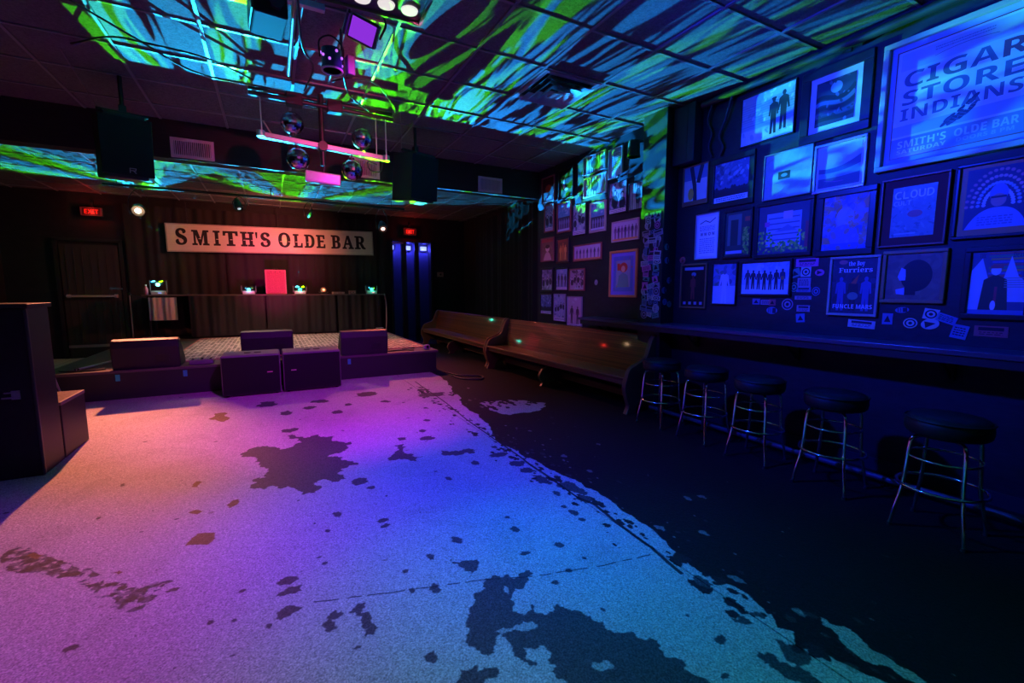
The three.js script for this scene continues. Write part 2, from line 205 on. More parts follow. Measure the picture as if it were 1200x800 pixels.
// grilles on the soffit
function grille(x0, x1, y0, y1, label) {
  const t = thing('wall_vent', label, 'air vent', [(x0 + x1) / 2, (y0 + y1) / 2, -7.2]), w = x1 - x0, h = y1 - y0, m = M(0.82, 0.6, 0.66, 0.5), b = 0.035;
  obj('frame', [box(w, b, 0.02, 0, h / 2 - b / 2, 0.01), box(w, b, 0.02, 0, -h / 2 + b / 2, 0.01), box(b, h - 2 * b, 0.02, -w / 2 + b / 2, 0, 0.01), box(b, h - 2 * b, 0.02, w / 2 - b / 2, 0, 0.01)], m, t);
  obj('backing', box(w - 2 * b, h - 2 * b, 0.004, 0, 0, 0.003), M(0.02, 0.02, 0.02, 0.9), t);
  const n = 18, g = box(0.008, h - 2 * b, 0.014); g.rotateY(0.5);
  for (let i = 0; i < n; i++) obj('slat', g, m, t).position.set(-w / 2 + b + (i + 0.5) * (w - 2 * b) / n, 0, 0.012);
}
grille(-1.02, -0.56, 3.17, 3.41, 'pale slatted air grille on the soffit beside the speaker by the exit door');
grille(1.12, 1.55, 3.18, 3.46, 'pale slatted air grille on the soffit behind the mirror ball rig');
grille(3.19, 3.64, 3.17, 3.42, 'pale slatted air grille on the soffit nearest the picture wall');

// ------------------------------------------------------------------ stage
const black = M(0.016, 0.016, 0.018, 0.6), blackGloss = M(0.02, 0.02, 0.022, 0.3), steel = M(0.6, 0.6, 0.62, 0.3, 1), chrome = M(0.78, 0.78, 0.8, 0.12, 1), blackMetal = M(0.03, 0.03, 0.033, 0.4, 0.6);
const stage = thing('stage', 'low black plywood stage platform with patterned rug', 'stage', [0, 0, 0]);
obj('deck', box(5.4, 0.03, 5.38, -0.05, STG - 0.015, -10.6), M(0.10, 0.085, 0.075, 0.6, 0, { map: wallGrain }), stage);
obj('fascia', [box(5.36, STG - 0.03, 0.03, -0.05, (STG - 0.03) / 2, -7.93), box(0.03, STG - 0.03, 5.3, 2.62, (STG - 0.03) / 2, -10.6), box(0.03, STG - 0.03, 5.3, -2.72, (STG - 0.03) / 2, -10.6)], M(0.02, 0.02, 0.024, 0.5), stage);
obj('edge_strip', [box(5.42, 0.035, 0.02, -0.05, STG - 0.016, -7.905), box(0.02, 0.035, 5.38, 2.655, STG - 0.016, -10.6)], M(0.12, 0.08, 0.09, 0.5), stage);
const tape = M(0.05, 0.75, 0.5, 0.6);
for (const x of [-1.93, -1.17, 1.1]) obj('tape_mark', box(0.05, 0.09, 0.003, x, STG - 0.1, -7.912), tape, stage);
// rug: black and cream woven zigzag
const rugTex = canvasTex(1024, 1024, (c, w) => {
  const r = rng32(3); c.fillStyle = '#d9cdb9'; c.fillRect(0, 0, w, w); c.strokeStyle = '#0e0c0e'; c.lineWidth = 13; c.lineJoin = 'miter';
  for (let y = -30; y < w + 30; y += 36) for (let x = 0; x < w; x += 42) { if (r() < 0.16) continue; const k = (r() - 0.5) * 8; c.beginPath(); c.moveTo(x, y + k); c.lineTo(x + 15, y + 20 + k); c.lineTo(x + 32, y - 2 + k); c.stroke(); }
});
rugTex.wrapS = rugTex.wrapT = THREE.RepeatWrapping; rugTex.repeat.set(2.2, 2.2);
const rug = thing('stage_rug', 'black and cream zigzag woven rug lying on the stage', 'rug', [0.55, STG, -10.36]);
obj('pile', box(4.0, 0.012, 3.76, 0, 0.006, 0), new THREE.MeshStandardMaterial({ map: rugTex, roughness: 1 }), rug);
obj('binding', [box(4.06, 0.014, 0.03, 0, 0.007, 1.895), box(4.06, 0.014, 0.03, 0, 0.007, -1.895), box(0.03, 0.014, 3.76, 2.015, 0.007, 0), box(0.03, 0.014, 3.76, -2.015, 0.007, 0)], M(0.5, 0.2, 0.15, 0.9), rug);

// subwoofers standing on the floor against the stage
const grillTex = canvasTex(128, 128, (c, w) => { c.fillStyle = '#121216'; c.fillRect(0, 0, w, w); c.fillStyle = '#050507'; for (let y = 0; y < 16; y++) for (let x = 0; x < 16; x++) { c.beginPath(); c.arc(x * 8 + (y % 2) * 4, y * 8 + 2, 2.6, 0, 7); c.fill(); } });
grillTex.wrapS = grillTex.wrapT = THREE.RepeatWrapping; grillTex.repeat.set(9, 7);
const grillMat = new THREE.MeshStandardMaterial({ map: grillTex, roughness: 0.5, metalness: 0.3 }), cabinetMat = M(0.022, 0.021, 0.024, 0.55, 0, { bumpMap: wallGrain, bumpScale: 0.002 });
function subwoofer(x0, x1, side, label) {
  const w = x1 - x0, t = thing('subwoofer', label, 'speaker', [(x0 + x1) / 2, 0, -7.58]);
  obj('cabinet', box(w, 0.57, 0.56, 0, 0.305, 0, 0.025), M(0.17, 0.15, 0.16, 0.6, 0, { bumpMap: wallGrain, bumpScale: 0.002 }), t);
  const g = obj('grille', box(w - 0.03, 0.53, 0.012, 0, 0.3, 0.284, 0.004), grillMat, t);
  obj('badge', box(0.07, 0.014, 0.004, side * (w / 2 - 0.14), 0.33, 0.293), M(0.9, 0.5, 0.5, 0.3, 0.4), g);
  obj('pole_socket', [cyl(0.045, 0.045, 0.008, -0.05, 0.594, 0.02), box(0.09, 0.008, 0.05, 0.08, 0.594, 0.02, 0.003)], M(0.01, 0.01, 0.01, 0.6), t);
  for (const s of [-1, 1]) { obj('side_handle', box(0.012, 0.1, 0.2, s * (w / 2), 0.36, 0, 0.005), M(0.01, 0.01, 0.01, 0.5), t); for (const f of [-1, 1]) obj('foot', cyl(0.025, 0.02, 0.02, s * (w / 2 - 0.06), 0.01, f * 0.2), black, t); }
}
subwoofer(-0.68, 0.06, 1, 'black subwoofer box on the floor beside the tall booth end of the stage');
subwoofer(0.09, 0.89, -1, 'black subwoofer box on the floor on the pew side of its twin');

// stage monitors: wedge cabinets lying on the stage with their backs to the room
function wedge(x0, x1, z, label, cabTone) {
  const t = thing('stage_monitor', label, 'speaker', [(x0 + x1) / 2, z < -8.2 ? STG + 0.0125 : STG, z]), w = x1 - x0;
  const prof = [[0.0, 0], [0.03, 0.30], [0.0, 0.40], [-0.08, 0.42], [-0.42, 0.10], [-0.45, 0]];
  obj('cabinet', prismX(prof, -w / 2, w / 2, 0.012), cabinetMat, t);
  const a = Math.atan2(0.32, 0.34), g = box(w - 0.08, 0.40, 0.012); g.rotateX(-(Math.PI / 2 - a)); g.translate(0, 0.265, -0.258);
  obj('grille', g, grillMat, t);
  for (const s of [-1, 1]) obj('end_cap', prismX(prof.map(([q, y]) => [q * 0.94 - 0.013, y * 0.94 + 0.012]), s < 0 ? -w / 2 - 0.006 : w / 2 - 0.004, s < 0 ? -w / 2 + 0.004 : w / 2 + 0.006, 0), black, t);
  obj('socket_plate', box(0.16, 0.09, 0.006, 0.18, 0.14, 0.02), blackGloss, t);
  for (const s of [-1, 1]) obj('foot', cyl(0.02, 0.02, 0.012, s * (w / 2 - 0.07), 0.0065, -0.04), black, t);
}
wedge(-1.99, -1.23, -7.98, 'black stage monitor wedge on the stage lip near the white pole');
wedge(-0.48, 0.28, -8.5, 'black stage monitor wedge set back behind the subwoofers');
wedge(0.99, 1.76, -7.98, 'black stage monitor wedge on the stage lip above the bare orange floor patch');

// stage box, cables, pole
const sb = thing('stage_box', 'flat grey stage box with cable sockets beside a monitor wedge', 'stage box', [-0.98, STG, -8.12]);
obj('body', box(0.3, 0.07, 0.2, 0, 0.035, 0, 0.008), M(0.2, 0.19, 0.19, 0.5), sb);
for (let i = 0; i < 5; i++) for (let j = 0; j < 2; j++) obj('socket', cyl(0.016, 0.016, 0.012, -0.11 + i * 0.055, 0.072, -0.045 + j * 0.09, 12), i % 2 ? steel : black, sb);
const pole = thing('white_pole', 'long pale pole lying across the stage corner', 'pole', [0, 0, 0]);
obj('shaft', bar([-2.42, STG + 0.016, -8.15], [-2.05, STG + 0.016, -9.6], 0.016), M(0.8, 0.75, 0.75, 0.5), pole);
obj('end_cap', bar([-2.42, STG + 0.018, -8.15], [-2.41, STG + 0.018, -8.19], 0.018), black, pole);
const cableMat = M(0.02, 0.02, 0.022, 0.5), paleCable = M(0.45, 0.42, 0.45, 0.5);
tag(obj('cable', tube([[-2.62, STG + 0.013, -8.3], [-2.56, STG + 0.013, -8.1], [-2.4, STG + 0.013, -8.02], [-2.2, STG + 0.013, -8.04], [-2.1, STG + 0.013, -8.12]], 0.011, 60), cableMat), 'black cable looping over the stage corner behind a wedge', 'cable');
tag(obj('cable', tube([[-2.62, 0.43, -8.05], [-2.6, 0.5, -7.95], [-2.56, 0.43, -7.86], [-2.5, 0.2, -7.82], [-2.42, 0.012, -7.75], [-2.2, 0.012, -7.4]], 0.012, 60), paleCable), 'pale cable hanging over the stage edge by the booth', 'cable');
tag(obj('cable', tube([[1.8, STG + 0.012, -8.1], [2.05, STG + 0.012, -8.15], [2.25, STG + 0.012, -8.05], [2.1, STG + 0.012, -8.3], [2.35, STG + 0.013, -8.36]], 0.01, 60), cableMat), 'black cable coiled on the stage corner beside the pews', 'cable');
const gaff = thing('cable_plug', 'pale plug box on the stage corner beside the pews', 'plug', [2.52, STG, -8.15], 0.4);
obj('body', box(0.12, 0.08, 0.07, 0, 0.04, 0, 0.012), M(0.5, 0.4, 0.45, 0.5), gaff); obj('socket', box(0.05, 0.05, 0.01, 0, 0.045, 0.036), black, gaff);
tag(obj('floor_cable', tube([[2.72, 0.012, -7.75], [2.85, 0.012, -7.3], [3.15, 0.012, -7.05], [3.05, 0.012, -6.8], [2.8, 0.012, -6.95], [2.7, 0.012, -7.4]], 0.012, 50), cableMat), 'black cable looped on the floor at the stage corner', 'cable');

// back table under black cloth
const TZ = -12.42, table = thing('long_table', 'long bar height table across the back of the stage', 'table', [0.1, STG, -12.78]);
obj('tabletop', box(5.2, 0.03, 0.7, 0, 0.985, 0, 0.005), M(0.12, 0.09, 0.08, 0.35), table);
for (const x of [-2.5, -0.85, 0.85, 2.5]) for (const z of [-0.28, 0.28]) obj('leg', bar([x, 0, z], [x, 0.97, z], 0.02), blackMetal, table);
function drape(w, h, folds, amp, seed) {   // hanging cloth with folds and a little thickness
  const r = rng32(seed), n = Math.round(w * 60), ph = [r() * 6, r() * 6, r() * 6], s = new THREE.Shape(), f = x => amp * (Math.sin(x * folds + ph[0]) + 0.5 * Math.sin(x * folds * 2.3 + ph[1]) + 0.4 * Math.sin(x * folds * 0.37 + ph[2]));
  const top = []; for (let i = 0; i <= n; i++) { const x = -w / 2 + w * i / n; top.push([x, f(x)]); }
  s.moveTo(top[0][0], top[0][1] + 0.004); for (const [x, y] of top) s.lineTo(x, y + 0.004); for (const [x, y] of top.reverse()) s.lineTo(x, y - 0.004); s.closePath();
  const g = new THREE.ExtrudeGeometry(s, { depth: h, bevelEnabled: false, steps: 1 }); g.rotateX(Math.PI / 2); g.translate(0, h, 0); return g;
}
const clothMat = M(0.02, 0.017, 0.017, 0.85, 0, { sheen: 0.4 });
for (const [x, w, sd, lb] of [[-0.9, 1.5, 4, 'black cloth hung on the table front below the pink amplifier cabinet'], [0.66, 1.56, 8, 'black cloth hung on the table front below the small round lamp'], [2.04, 1.1, 12, 'black cloth hung at the end of the table by the blue doorway']])
  tag(obj('table_cloth', drape(w, 0.93, 17, 0.018, sd), clothMat), lb, 'cloth').position.set(x, STG + 0.04, TZ + 0.06);
const pd = tag(obj('pale_drape', drape(0.5, 0.5, 26, 0.02, 30), M(0.55, 0.42, 0.4, 0.9)), 'pale pleated drape on the table front beside the door end', 'drape'); pd.position.set(-2.13, STG + 0.44, TZ + 0.05);

// curtains behind the table
const curtainMat = M(0.022, 0.019, 0.019, 0.95, 0, { sheen: 0.5 });
for (const [x, w, sd, lb] of [[-1.9, 1.9, 51, 'black pleated curtain behind the sign on the exit door side'], [0.05, 1.98, 52, 'black pleated curtain behind the middle of the sign'], [2.0, 1.9, 53, 'black pleated curtain beside the blue doorway']])
  tag(obj('stage_curtain', drape(w, 3.0, 14, 0.022, sd), curtainMat), lb, 'curtain').position.set(x, STG + 0.02, ZB + 0.1);
tag(obj('stage_curtain', drape(3.8, 3.4, 12, 0.03, 54).rotateY(Math.PI / 2), curtainMat), 'black pleated curtain on the recess wall behind the far pew', 'curtain').position.set(5.3, 0.05, -10.2);

// pattern lights on the table: a black base, a yoke and two perforated globes that throw blue and green flecks
const noiseA = createNoise2D(rng32(101)), noiseB = createNoise2D(rng32(202)), noiseC = createNoise2D(rng32(303));
const inBand = (list, a) => Math.max(...list.map(([p, q]) => Math.min(a - p, q - a)));   // degrees inside the nearest colour band
function patternField(kind, az, el, sc, win) {   // above zero: open
  const t = Math.tan(el) / Math.cos(az), D = 180 / Math.PI, A = az * D, B = el * D;
  if (az < win.az[0] || az > win.az[1] || t < win.low(A) || t > win.t[1]) return -1;
  const a = A + 0.5 * noiseB(A / 3, B / 4), e = B + 0.6 * noiseB(A / 3 + 40, B / 4);
  const off = kind === 'green' ? 60 : 0, fine = 0.8 * noiseA(a / (0.55 * sc) + off, e / (win.stretch * sc) + off) + 0.6 * noiseA(a / (1.4 * sc) + off, e / (1.6 * win.stretch * sc) + 90);
  const zone = (inBand(win[kind], A) + 1.4 * noiseC(A / 5 + off, B / 9)) / 2.5;
  return Math.min(fine + (kind === 'green' ? 0.04 : 0.0) + (win.open ?? 0), zone);
}
const shellCache = new Map();
function shell(kind, R, sc, win) {
  const key = kind + sc + JSON.stringify(win); if (shellCache.has(key)) return shellCache.get(key);
  const P = [], put = (az, el) => P.push(R * Math.cos(el) * Math.sin(az), R * Math.sin(el), R * Math.cos(el) * Math.cos(az));
  const r = Math.PI / 180, quad = (a0, a1, e0, e1, n, m) => { for (let i = 0; i < n; i++) for (let j = 0; j < m; j++) { const A0 = a0 + (a1 - a0) * i / n, A1 = a0 + (a1 - a0) * (i + 1) / n, E0 = e0 + (e1 - e0) * j / m, E1 = e0 + (e1 - e0) * (j + 1) / m; put(A0, E0); put(A1, E0); put(A1, E1); put(A0, E0); put(A1, E1); put(A0, E1); } };
  const a0 = win.az[0] - 2 * r, a1 = win.az[1] + 2 * r, e0 = Math.atan(win.t[0] * Math.min(Math.cos(a0), Math.cos(a1))) - r, e1 = Math.min(1.35, Math.atan(win.t[1]) + r);
  const st = 0.13 * r * sc * (win.t[1] > 1 ? 1.6 : 1), n = Math.ceil((a1 - a0) / st), m = Math.ceil((e1 - e0) / st), F = new Float32Array((n + 1) * (m + 1)), A = i => a0 + (a1 - a0) * i / n, E = j => e0 + (e1 - e0) * j / m;
  for (let j = 0; j <= m; j++) for (let i = 0; i <= n; i++) F[j * (n + 1) + i] = patternField(kind, A(i), E(j), sc, win);
  // keep the closed part of every grid cell; runs of fully closed cells become one strip
  for (let j = 0; j < m; j++) { let run = -1; for (let i = 0; i <= n; i++) {
    const q = i < n ? [F[j * (n + 1) + i], F[j * (n + 1) + i + 1], F[(j + 1) * (n + 1) + i + 1], F[(j + 1) * (n + 1) + i]] : null;
    const shut = q && q.every(v => v <= 0);
    if (shut) { if (run < 0) run = i; if (i - run < 12) continue; }
    if (run >= 0) { quad(A(run), A(i), E(j), E(j + 1), 1, 1); run = shut ? i : -1; }
    if (shut || !q || q.every(v => v > 0)) continue;
    const c = [[A(i), E(j)], [A(i + 1), E(j)], [A(i + 1), E(j + 1)], [A(i), E(j + 1)]], poly = [];
    for (let k = 0; k < 4; k++) { const v = q[k], u = q[(k + 1) % 4]; if (v <= 0) poly.push(c[k]); if ((v <= 0) !== (u <= 0)) { const s = v / (v - u); poly.push([c[k][0] + (c[(k + 1) % 4][0] - c[k][0]) * s, c[k][1] + (c[(k + 1) % 4][1] - c[k][1]) * s]); } }
    for (let k = 1; k + 1 < poly.length; k++) { put(...poly[0]); put(...poly[k]); put(...poly[k + 1]); }
  } }
  quad(-Math.PI, Math.PI, -Math.PI / 2, e0, 24, 8); quad(-Math.PI, Math.PI, e1, Math.PI / 2, 24, 5); quad(a1, 2 * Math.PI + a0, e0, e1, 20, 6);
  const g = new THREE.BufferGeometry(); g.setAttribute('position', new THREE.Float32BufferAttribute(P, 3)); g.computeVertexNormals(); shellCache.set(key, g); return g;
}
const shellMat = M(0.01, 0.01, 0.012, 0.5, 0.3, { side: THREE.DoubleSide });
const rad = Math.PI / 180;
function patternLight(x, y, label, o) {
  const t = thing('pattern_light', label, 'stage light', [x, STG + 1.0, -12.62]), Y = y - STG - 1.0;
  obj('base', box(0.26, 0.08, 0.2, 0, 0.04, 0, 0.012), M(0.5, 0.42, 0.42, 0.5), t);
  obj('yoke', [box(0.3, 0.016, 0.07, 0, 0.088, 0, 0.004), box(0.016, Y + 0.01, 0.06, -0.15, 0.08 + (Y - 0.05) / 2, 0, 0.004), box(0.016, Y + 0.01, 0.06, 0.15, 0.08 + (Y - 0.05) / 2, 0, 0.004)], M(0.12, 0.1, 0.1, 0.5), t);
  obj('axle', cyl(0.012, 0.012, 0.3, 0, Y, -0.02, 10, 'x'), blackMetal, t);
  const R = 0.055;
  for (const [s, kind, col, pw] of [[-1, 'blue', o.tint, o.blue], [1, 'green', [0.07, 1.0, 0.0], o.green]]) {
    const g = obj('globe', shell(kind, R, o.fine, o.win), shellMat, t); g.position.set(s * 0.07, Y, 0);
    const l = new THREE.PointLight(new THREE.Color().setRGB(...col), pw, 0, 2); l.name = 'pattern_' + kind; l.position.set(s * 0.07, Y, 0); l.castShadow = true; l.shadow.radius = 0.004; l.shadow.mapSize.set(2048, 2048); l.shadow.camera.near = 0.02; t.add(l);
  }
  const lens = obj('lens', new THREE.SphereGeometry(0.042, 20, 14).scale(1, 1, 0.5), glow(...o.lens, 3.2), t); lens.position.set(0, Y - 0.035, 0.055);
  obj('display', box(0.06, 0.02, 0.004, 0.03, 0.04, 0.101), glow(...o.panel, 1.2), t);
  const lp = new THREE.PointLight(new THREE.Color().setRGB(...o.lens), 0.1, 0, 2); lp.name = 'lens_light'; lp.position.set(0, Y - 0.035, 0.12); lp.castShadow = true; t.add(lp);
}
// window: azimuth range, rise over run range and its lower edge by azimuth, colour bands in degrees
const every = [[-90, 90]], deep = [0.01, 0.45, 1.0], cool = [0.01, 0.29, 1.0];
const winStageA = { az: [-60 * rad, 30 * rad], t: [0.5, 2.1], low: a => 0.5, stretch: 0.9, open: 0.1, blue: [[-52, -30], [-20, 2], [12, 30]], green: [[-70, -42], [-32, -16], [0, 14]] };
const winStageB = { az: [-40 * rad, 64 * rad], t: [0.5, 2.1], low: a => 0.5, stretch: 0.9, open: 0.1, blue: [[-30, -12], [4, 26], [34, 64]], green: [[-40, -26], [-16, 6], [24, 38]] };
const winLeft = { az: [-6.3 * rad, 14 * rad], t: [0.02, 0.297], low: a => 0.02, stretch: 2.0, open: 0.2, blue: [[-4.5, 12.5]], green: [[-9, -2.2], [1, 3], [8.5, 16]] };
const winRight = { az: [-12 * rad, 24 * rad], t: [0.02, 0.297], low: a => Math.max(0.03, 0.07 + (a - 10) * 0.017), stretch: 1.7, blue: [[-5, 26]], green: [[-14, -1.5], [4, 7], [9, 12.5], [14.5, 17]] };
patternLight(-2.22, 1.66, 'small yoke light with a pale teal lens at the door end of the long table', { fine: 1.9, blue: 120, green: 110, tint: deep, win: winStageA, lens: [0.25, 0.9, 0.85], panel: [0.3, 0.4, 1] });
patternLight(-0.48, 1.55, 'small yoke light with a bright blue lens beside the pink amplifier cabinet', { fine: 1.5, blue: 1350, green: 850, tint: deep, win: winLeft, lens: [0.1, 0.65, 1.0], panel: [1, 0.3, 0.6] });
patternLight(0.64, 1.55, 'small yoke light with a bright green lens in the middle of the long table', { fine: 1.9, blue: 120, green: 110, tint: deep, win: winStageB, lens: [0.05, 0.95, 0.6], panel: [1, 0.5, 0.6] });
patternLight(2.40, 1.56, 'small yoke light with a green lens at the blue doorway end of the table', { fine: 0.8, blue: 2300, green: 1150, tint: cool, win: winRight, lens: [0.05, 0.9, 0.55], panel: [1, 0.5, 0.5] });

// pink amplifier cabinet, round lamp and odds and ends on the table
const amp = thing('amplifier_cabinet', 'pink upright amplifier cabinet standing on the long table', 'amplifier', [0.11, STG + 1.0, -12.66]);
obj('cabinet', box(0.46, 0.6, 0.24, 0, 0.3, 0, 0.015), M(0.55, 0.12, 0.2, 0.7), amp);
obj('front_cloth', box(0.4, 0.54, 0.008, 0, 0.3, 0.12), M(0.6, 0.1, 0.2, 0.95, 0, { map: wallGrain }), amp);
obj('handle', tube([[-0.07, 0.6, 0], [-0.05, 0.63, 0], [0.05, 0.63, 0], [0.07, 0.6, 0]], 0.008, 16), black, amp);
obj('knob_row', [cyl(0.01, 0.01, 0.02, -0.1, 0.55, 0.13, 10, 'z'), cyl(0.01, 0.01, 0.02, 0.0, 0.55, 0.13, 10, 'z'), cyl(0.01, 0.01, 0.02, 0.1, 0.55, 0.13, 10, 'z')], black, amp);
const rl = thing('round_lamp', 'small round table lamp with a glowing orange bulb in a dark dish', 'lamp', [1.19, STG + 1.0, -12.6]);
obj('dish', lathe([[0.0, 0.0], [0.05, 0.005], [0.12, 0.05], [0.125, 0.06], [0.115, 0.055], [0.05, 0.015], [0, 0.012]]), M(0.12, 0.08, 0.06, 0.4), rl);
obj('globe', new THREE.SphereGeometry(0.075, 20, 14).translate(0, 0.105, 0), M(0.35, 0.2, 0.14, 0.3), rl);
obj('bulb', new THREE.SphereGeometry(0.026, 14, 10).translate(0, 0.115, 0.07), glow(1, 0.4, 0.2, 3), rl);
const bl = new THREE.PointLight(new THREE.Color().setRGB(1, 0.4, 0.2), 0.12, 0, 2); bl.name = 'bulb_light'; bl.position.set(0, 0.115, 0.115); bl.castShadow = true; rl.add(bl);
const fl = thing('floor_lamp', 'small black floor lamp with a pink lens on the rug behind the subwoofers', 'stage light', [-0.1, STG + 0.0125, -9.3]);
obj('base', box(0.2, 0.02, 0.16, 0, 0.01, 0, 0.005), blackMetal, fl);
obj('yoke', tube([[-0.11, 0.2, 0], [-0.11, 0.06, 0.0], [0, 0.025, 0], [0.11, 0.06, 0.0], [0.11, 0.2, 0]], 0.008, 24), blackMetal, fl);
{ const h = new THREE.Group(); h.name = 'head'; h.position.set(0, 0.2, 0); h.rotation.x = 0.36; fl.add(h);
  obj('can', lathe([[0.001, -0.12], [0.06, -0.11], [0.085, -0.04], [0.085, 0.06], [0.08, 0.06], [0.078, 0.0], [0.001, 0.0]], 24).rotateX(-Math.PI / 2), M(0.03, 0.03, 0.033, 0.45, 0.4, { side: THREE.DoubleSide }), h);
  obj('lens', cyl(0.076, 0.076, 0.006, 0, 0, -0.03, 24, 'z'), glow(1, 0.05, 0.3, 1.5), h); }
for (const [x, w, h, d, lb] of [[1.55, 0.3, 0.06, 0.2, 'low dark mixer on the long table beside the round lamp'], [1.9, 0.16, 0.09, 0.16, 'small square receiver on the long table beside the mixer']]) {
  const q = thing('audio_box', lb, 'audio gear', [x, STG + 1.0, -12.62]);
  obj('case', box(w, h, d, 0, h / 2, 0, 0.008), M(0.3, 0.22, 0.2, 0.45), q);
  for (let i = 0; i < 4; i++) obj('knob', cyl(0.009, 0.009, 0.014, -w * 0.35 + i * w * 0.23, h * 0.5, d / 2 + 0.006, 10, 'z'), i % 2 ? steel : black, q);
}
tag(obj('cable', tube([[2.735, STG + 1.0, -12.6], [2.75, STG + 0.8, -12.5], [2.74, STG + 0.35, -12.4], [2.68, 0.2, -12.3], [2.68, 0.02, -12.2], [2.72, 0.02, -11.9]], 0.018, 50), M(0.5, 0.38, 0.35, 0.6)), 'pale cable hanging from the table end by the blue doorway', 'cable');
const pw = thing('power_box', 'pale power box on the stage floor at the table end', 'power box', [2.5, STG + 0.014, -12.18], 0.2); obj('body', box(0.18, 0.1, 0.12, 0, 0.05, 0, 0.012), M(0.6, 0.5, 0.48, 0.5), pw); for (const s of [-1, 1]) obj('socket', cyl(0.025, 0.025, 0.006, s * 0.045, 0.05, 0.062, 14, 'z'), black, pw);
const rc = thing('red_pedal', 'red effect pedal on the stage floor near the table end', 'pedal', [2.15, STG + 0.014, -12.15], -0.1); obj('case', box(0.2, 0.045, 0.1, 0, 0.0225, 0, 0.008), M(0.7, 0.08, 0.04, 0.5), rc); for (const s of [-1, 1]) obj('knob', cyl(0.012, 0.012, 0.015, s * 0.05, 0.05, -0.02, 10), black, rc); obj('footswitch', cyl(0.012, 0.014, 0.018, 0, 0.053, 0.025, 12), steel, rc);
const fan = thing('floor_roll', 'pale rolled towel on the stage floor under the mic stand', 'towel', [-2.25, STG, -11.9], 0.1); obj('roll', cyl(0.06, 0.06, 0.36, 0, 0.06, 0, 18, 'x'), M(0.7, 0.5, 0.48, 0.95), fan); obj('loose_end', box(0.34, 0.015, 0.16, 0, 0.0075, 0.1, 0.006), M(0.7, 0.5, 0.48, 0.95), fan);

// microphone stand by the door end
const ms = thing('microphone_stand', 'microphone stand with boom near the exit door end of the stage', 'mic stand', [-2.5, STG, -11.5]);
obj('pole', bar([0, 0.04, 0], [0, 1.02, 0], 0.013), M(0.45, 0.32, 0.3, 0.35, 0.7), ms);
for (let i = 0; i < 3; i++) obj('leg', bar([0, 0.14, 0], [Math.cos(i * 2.1 + 0.4) * 0.3, 0.012, Math.sin(i * 2.1 + 0.4) * 0.3], 0.009), blackMetal, ms);
obj('boom', bar([-0.12, 1.1, 0.05], [0.28, 0.92, -0.1], 0.009), blackMetal, ms);
obj('clutch', box(0.05, 0.06, 0.05, 0, 1.03, 0, 0.01), black, ms);
const mic = obj('microphone', [cyl(0.022, 0.016, 0.15, -0.16, 1.13, 0.06, 14, 'x'), new THREE.SphereGeometry(0.032, 14, 10).translate(-0.25, 1.13, 0.06)], M(0.3, 0.3, 0.3, 0.4, 0.7), ms);
const bt = thing('bottle', 'pink plastic bottle standing at the door end of the long table', 'bottle', [-2.44, STG + 1.0, -12.6]);
obj('body', lathe([[0, 0], [0.035, 0.0], [0.036, 0.13], [0.015, 0.18], [0.014, 0.2], [0, 0.2]], 18), M(0.7, 0.2, 0.3, 0.3), bt); obj('cap', cyl(0.017, 0.017, 0.025, 0, 0.21, 0, 14), M(0.8, 0.7, 0.7, 0.4), bt);

// the house sign
const signTex = canvasTex(1400, 216, (c, w, h) => {
  const r = rng32(12); c.fillStyle = '#dccbb6'; c.fillRect(0, 0, w, h);
  for (let i = 0; i < 900; i++) { c.fillStyle = `rgba(120,95,70,${r() * 0.07})`; c.fillRect(r() * w, r() * h, 20 + r() * 120, 1 + r() * 2); }
  c.fillStyle = '#1c1514'; c.textBaseline = 'alphabetic';
  const letters = [['S', 50, 92], ['M', 146, 84], ['I', 274, 84], ['T', 336, 84], ['H', 444, 84], ["'", 538, 84], ['S', 572, 84], ['O', 690, 88], ['L', 796, 80], ['D', 876, 80], ['E', 962, 80], ['B', 1072, 84], ['A', 1160, 84], ['R', 1254, 84]];
  for (const [ch, x, s] of letters) { c.save(); c.font = `bold ${s + 34}px serif`; c.lineWidth = 5; c.strokeStyle = '#1c1514'; const m = c.measureText(ch).width, want = { M: 104, I: 44, T: 92, H: 90, "'": 22, O: 92, B: 74, A: 84, R: 84, L: 68, D: 78, E: 68, S: 72 }[ch]; c.translate(x, 160); c.scale(want / m, 1.36); c.fillText(ch, 0, 0); c.strokeText(ch, 0, 0); c.restore(); }
  c.fillStyle = '#dccbb6';                                   // the break half way up each stem
  for (const [x, y] of [[70, 112], [186, 110], [292, 110], [378, 110], [462, 110], [512, 110], [600, 112], [706, 112], [762, 112], [812, 112], [896, 112]]) { c.fillRect(x, y, 16, 5); }
  c.strokeStyle = 'rgba(60,40,30,0.5)'; c.lineWidth = 3; c.strokeRect(2, 2, w - 4, h - 4);
});
const sign = thing('bar_sign', 'long pale wooden sign lettered SMITH\'S OLDE BAR above the stage', 'sign', [0.245, 2.755, ZB + 0.22]);
sign.rotation.z = 0.016;
obj('board', box(4.66, 0.65, 0.03, 0, 0, 0, 0.004), M(0.55, 0.45, 0.36, 0.7), sign);
obj('lettering', new THREE.PlaneGeometry(4.64, 0.63).translate(0, 0, 0.0165), new THREE.MeshStandardMaterial({ map: signTex, roughness: 0.75 }), sign);
for (const x of [-1.9, 0, 1.9]) obj('hanger', bar([x, 0.32, 0], [x, 0.85, 0], 0.006), blackMetal, sign);

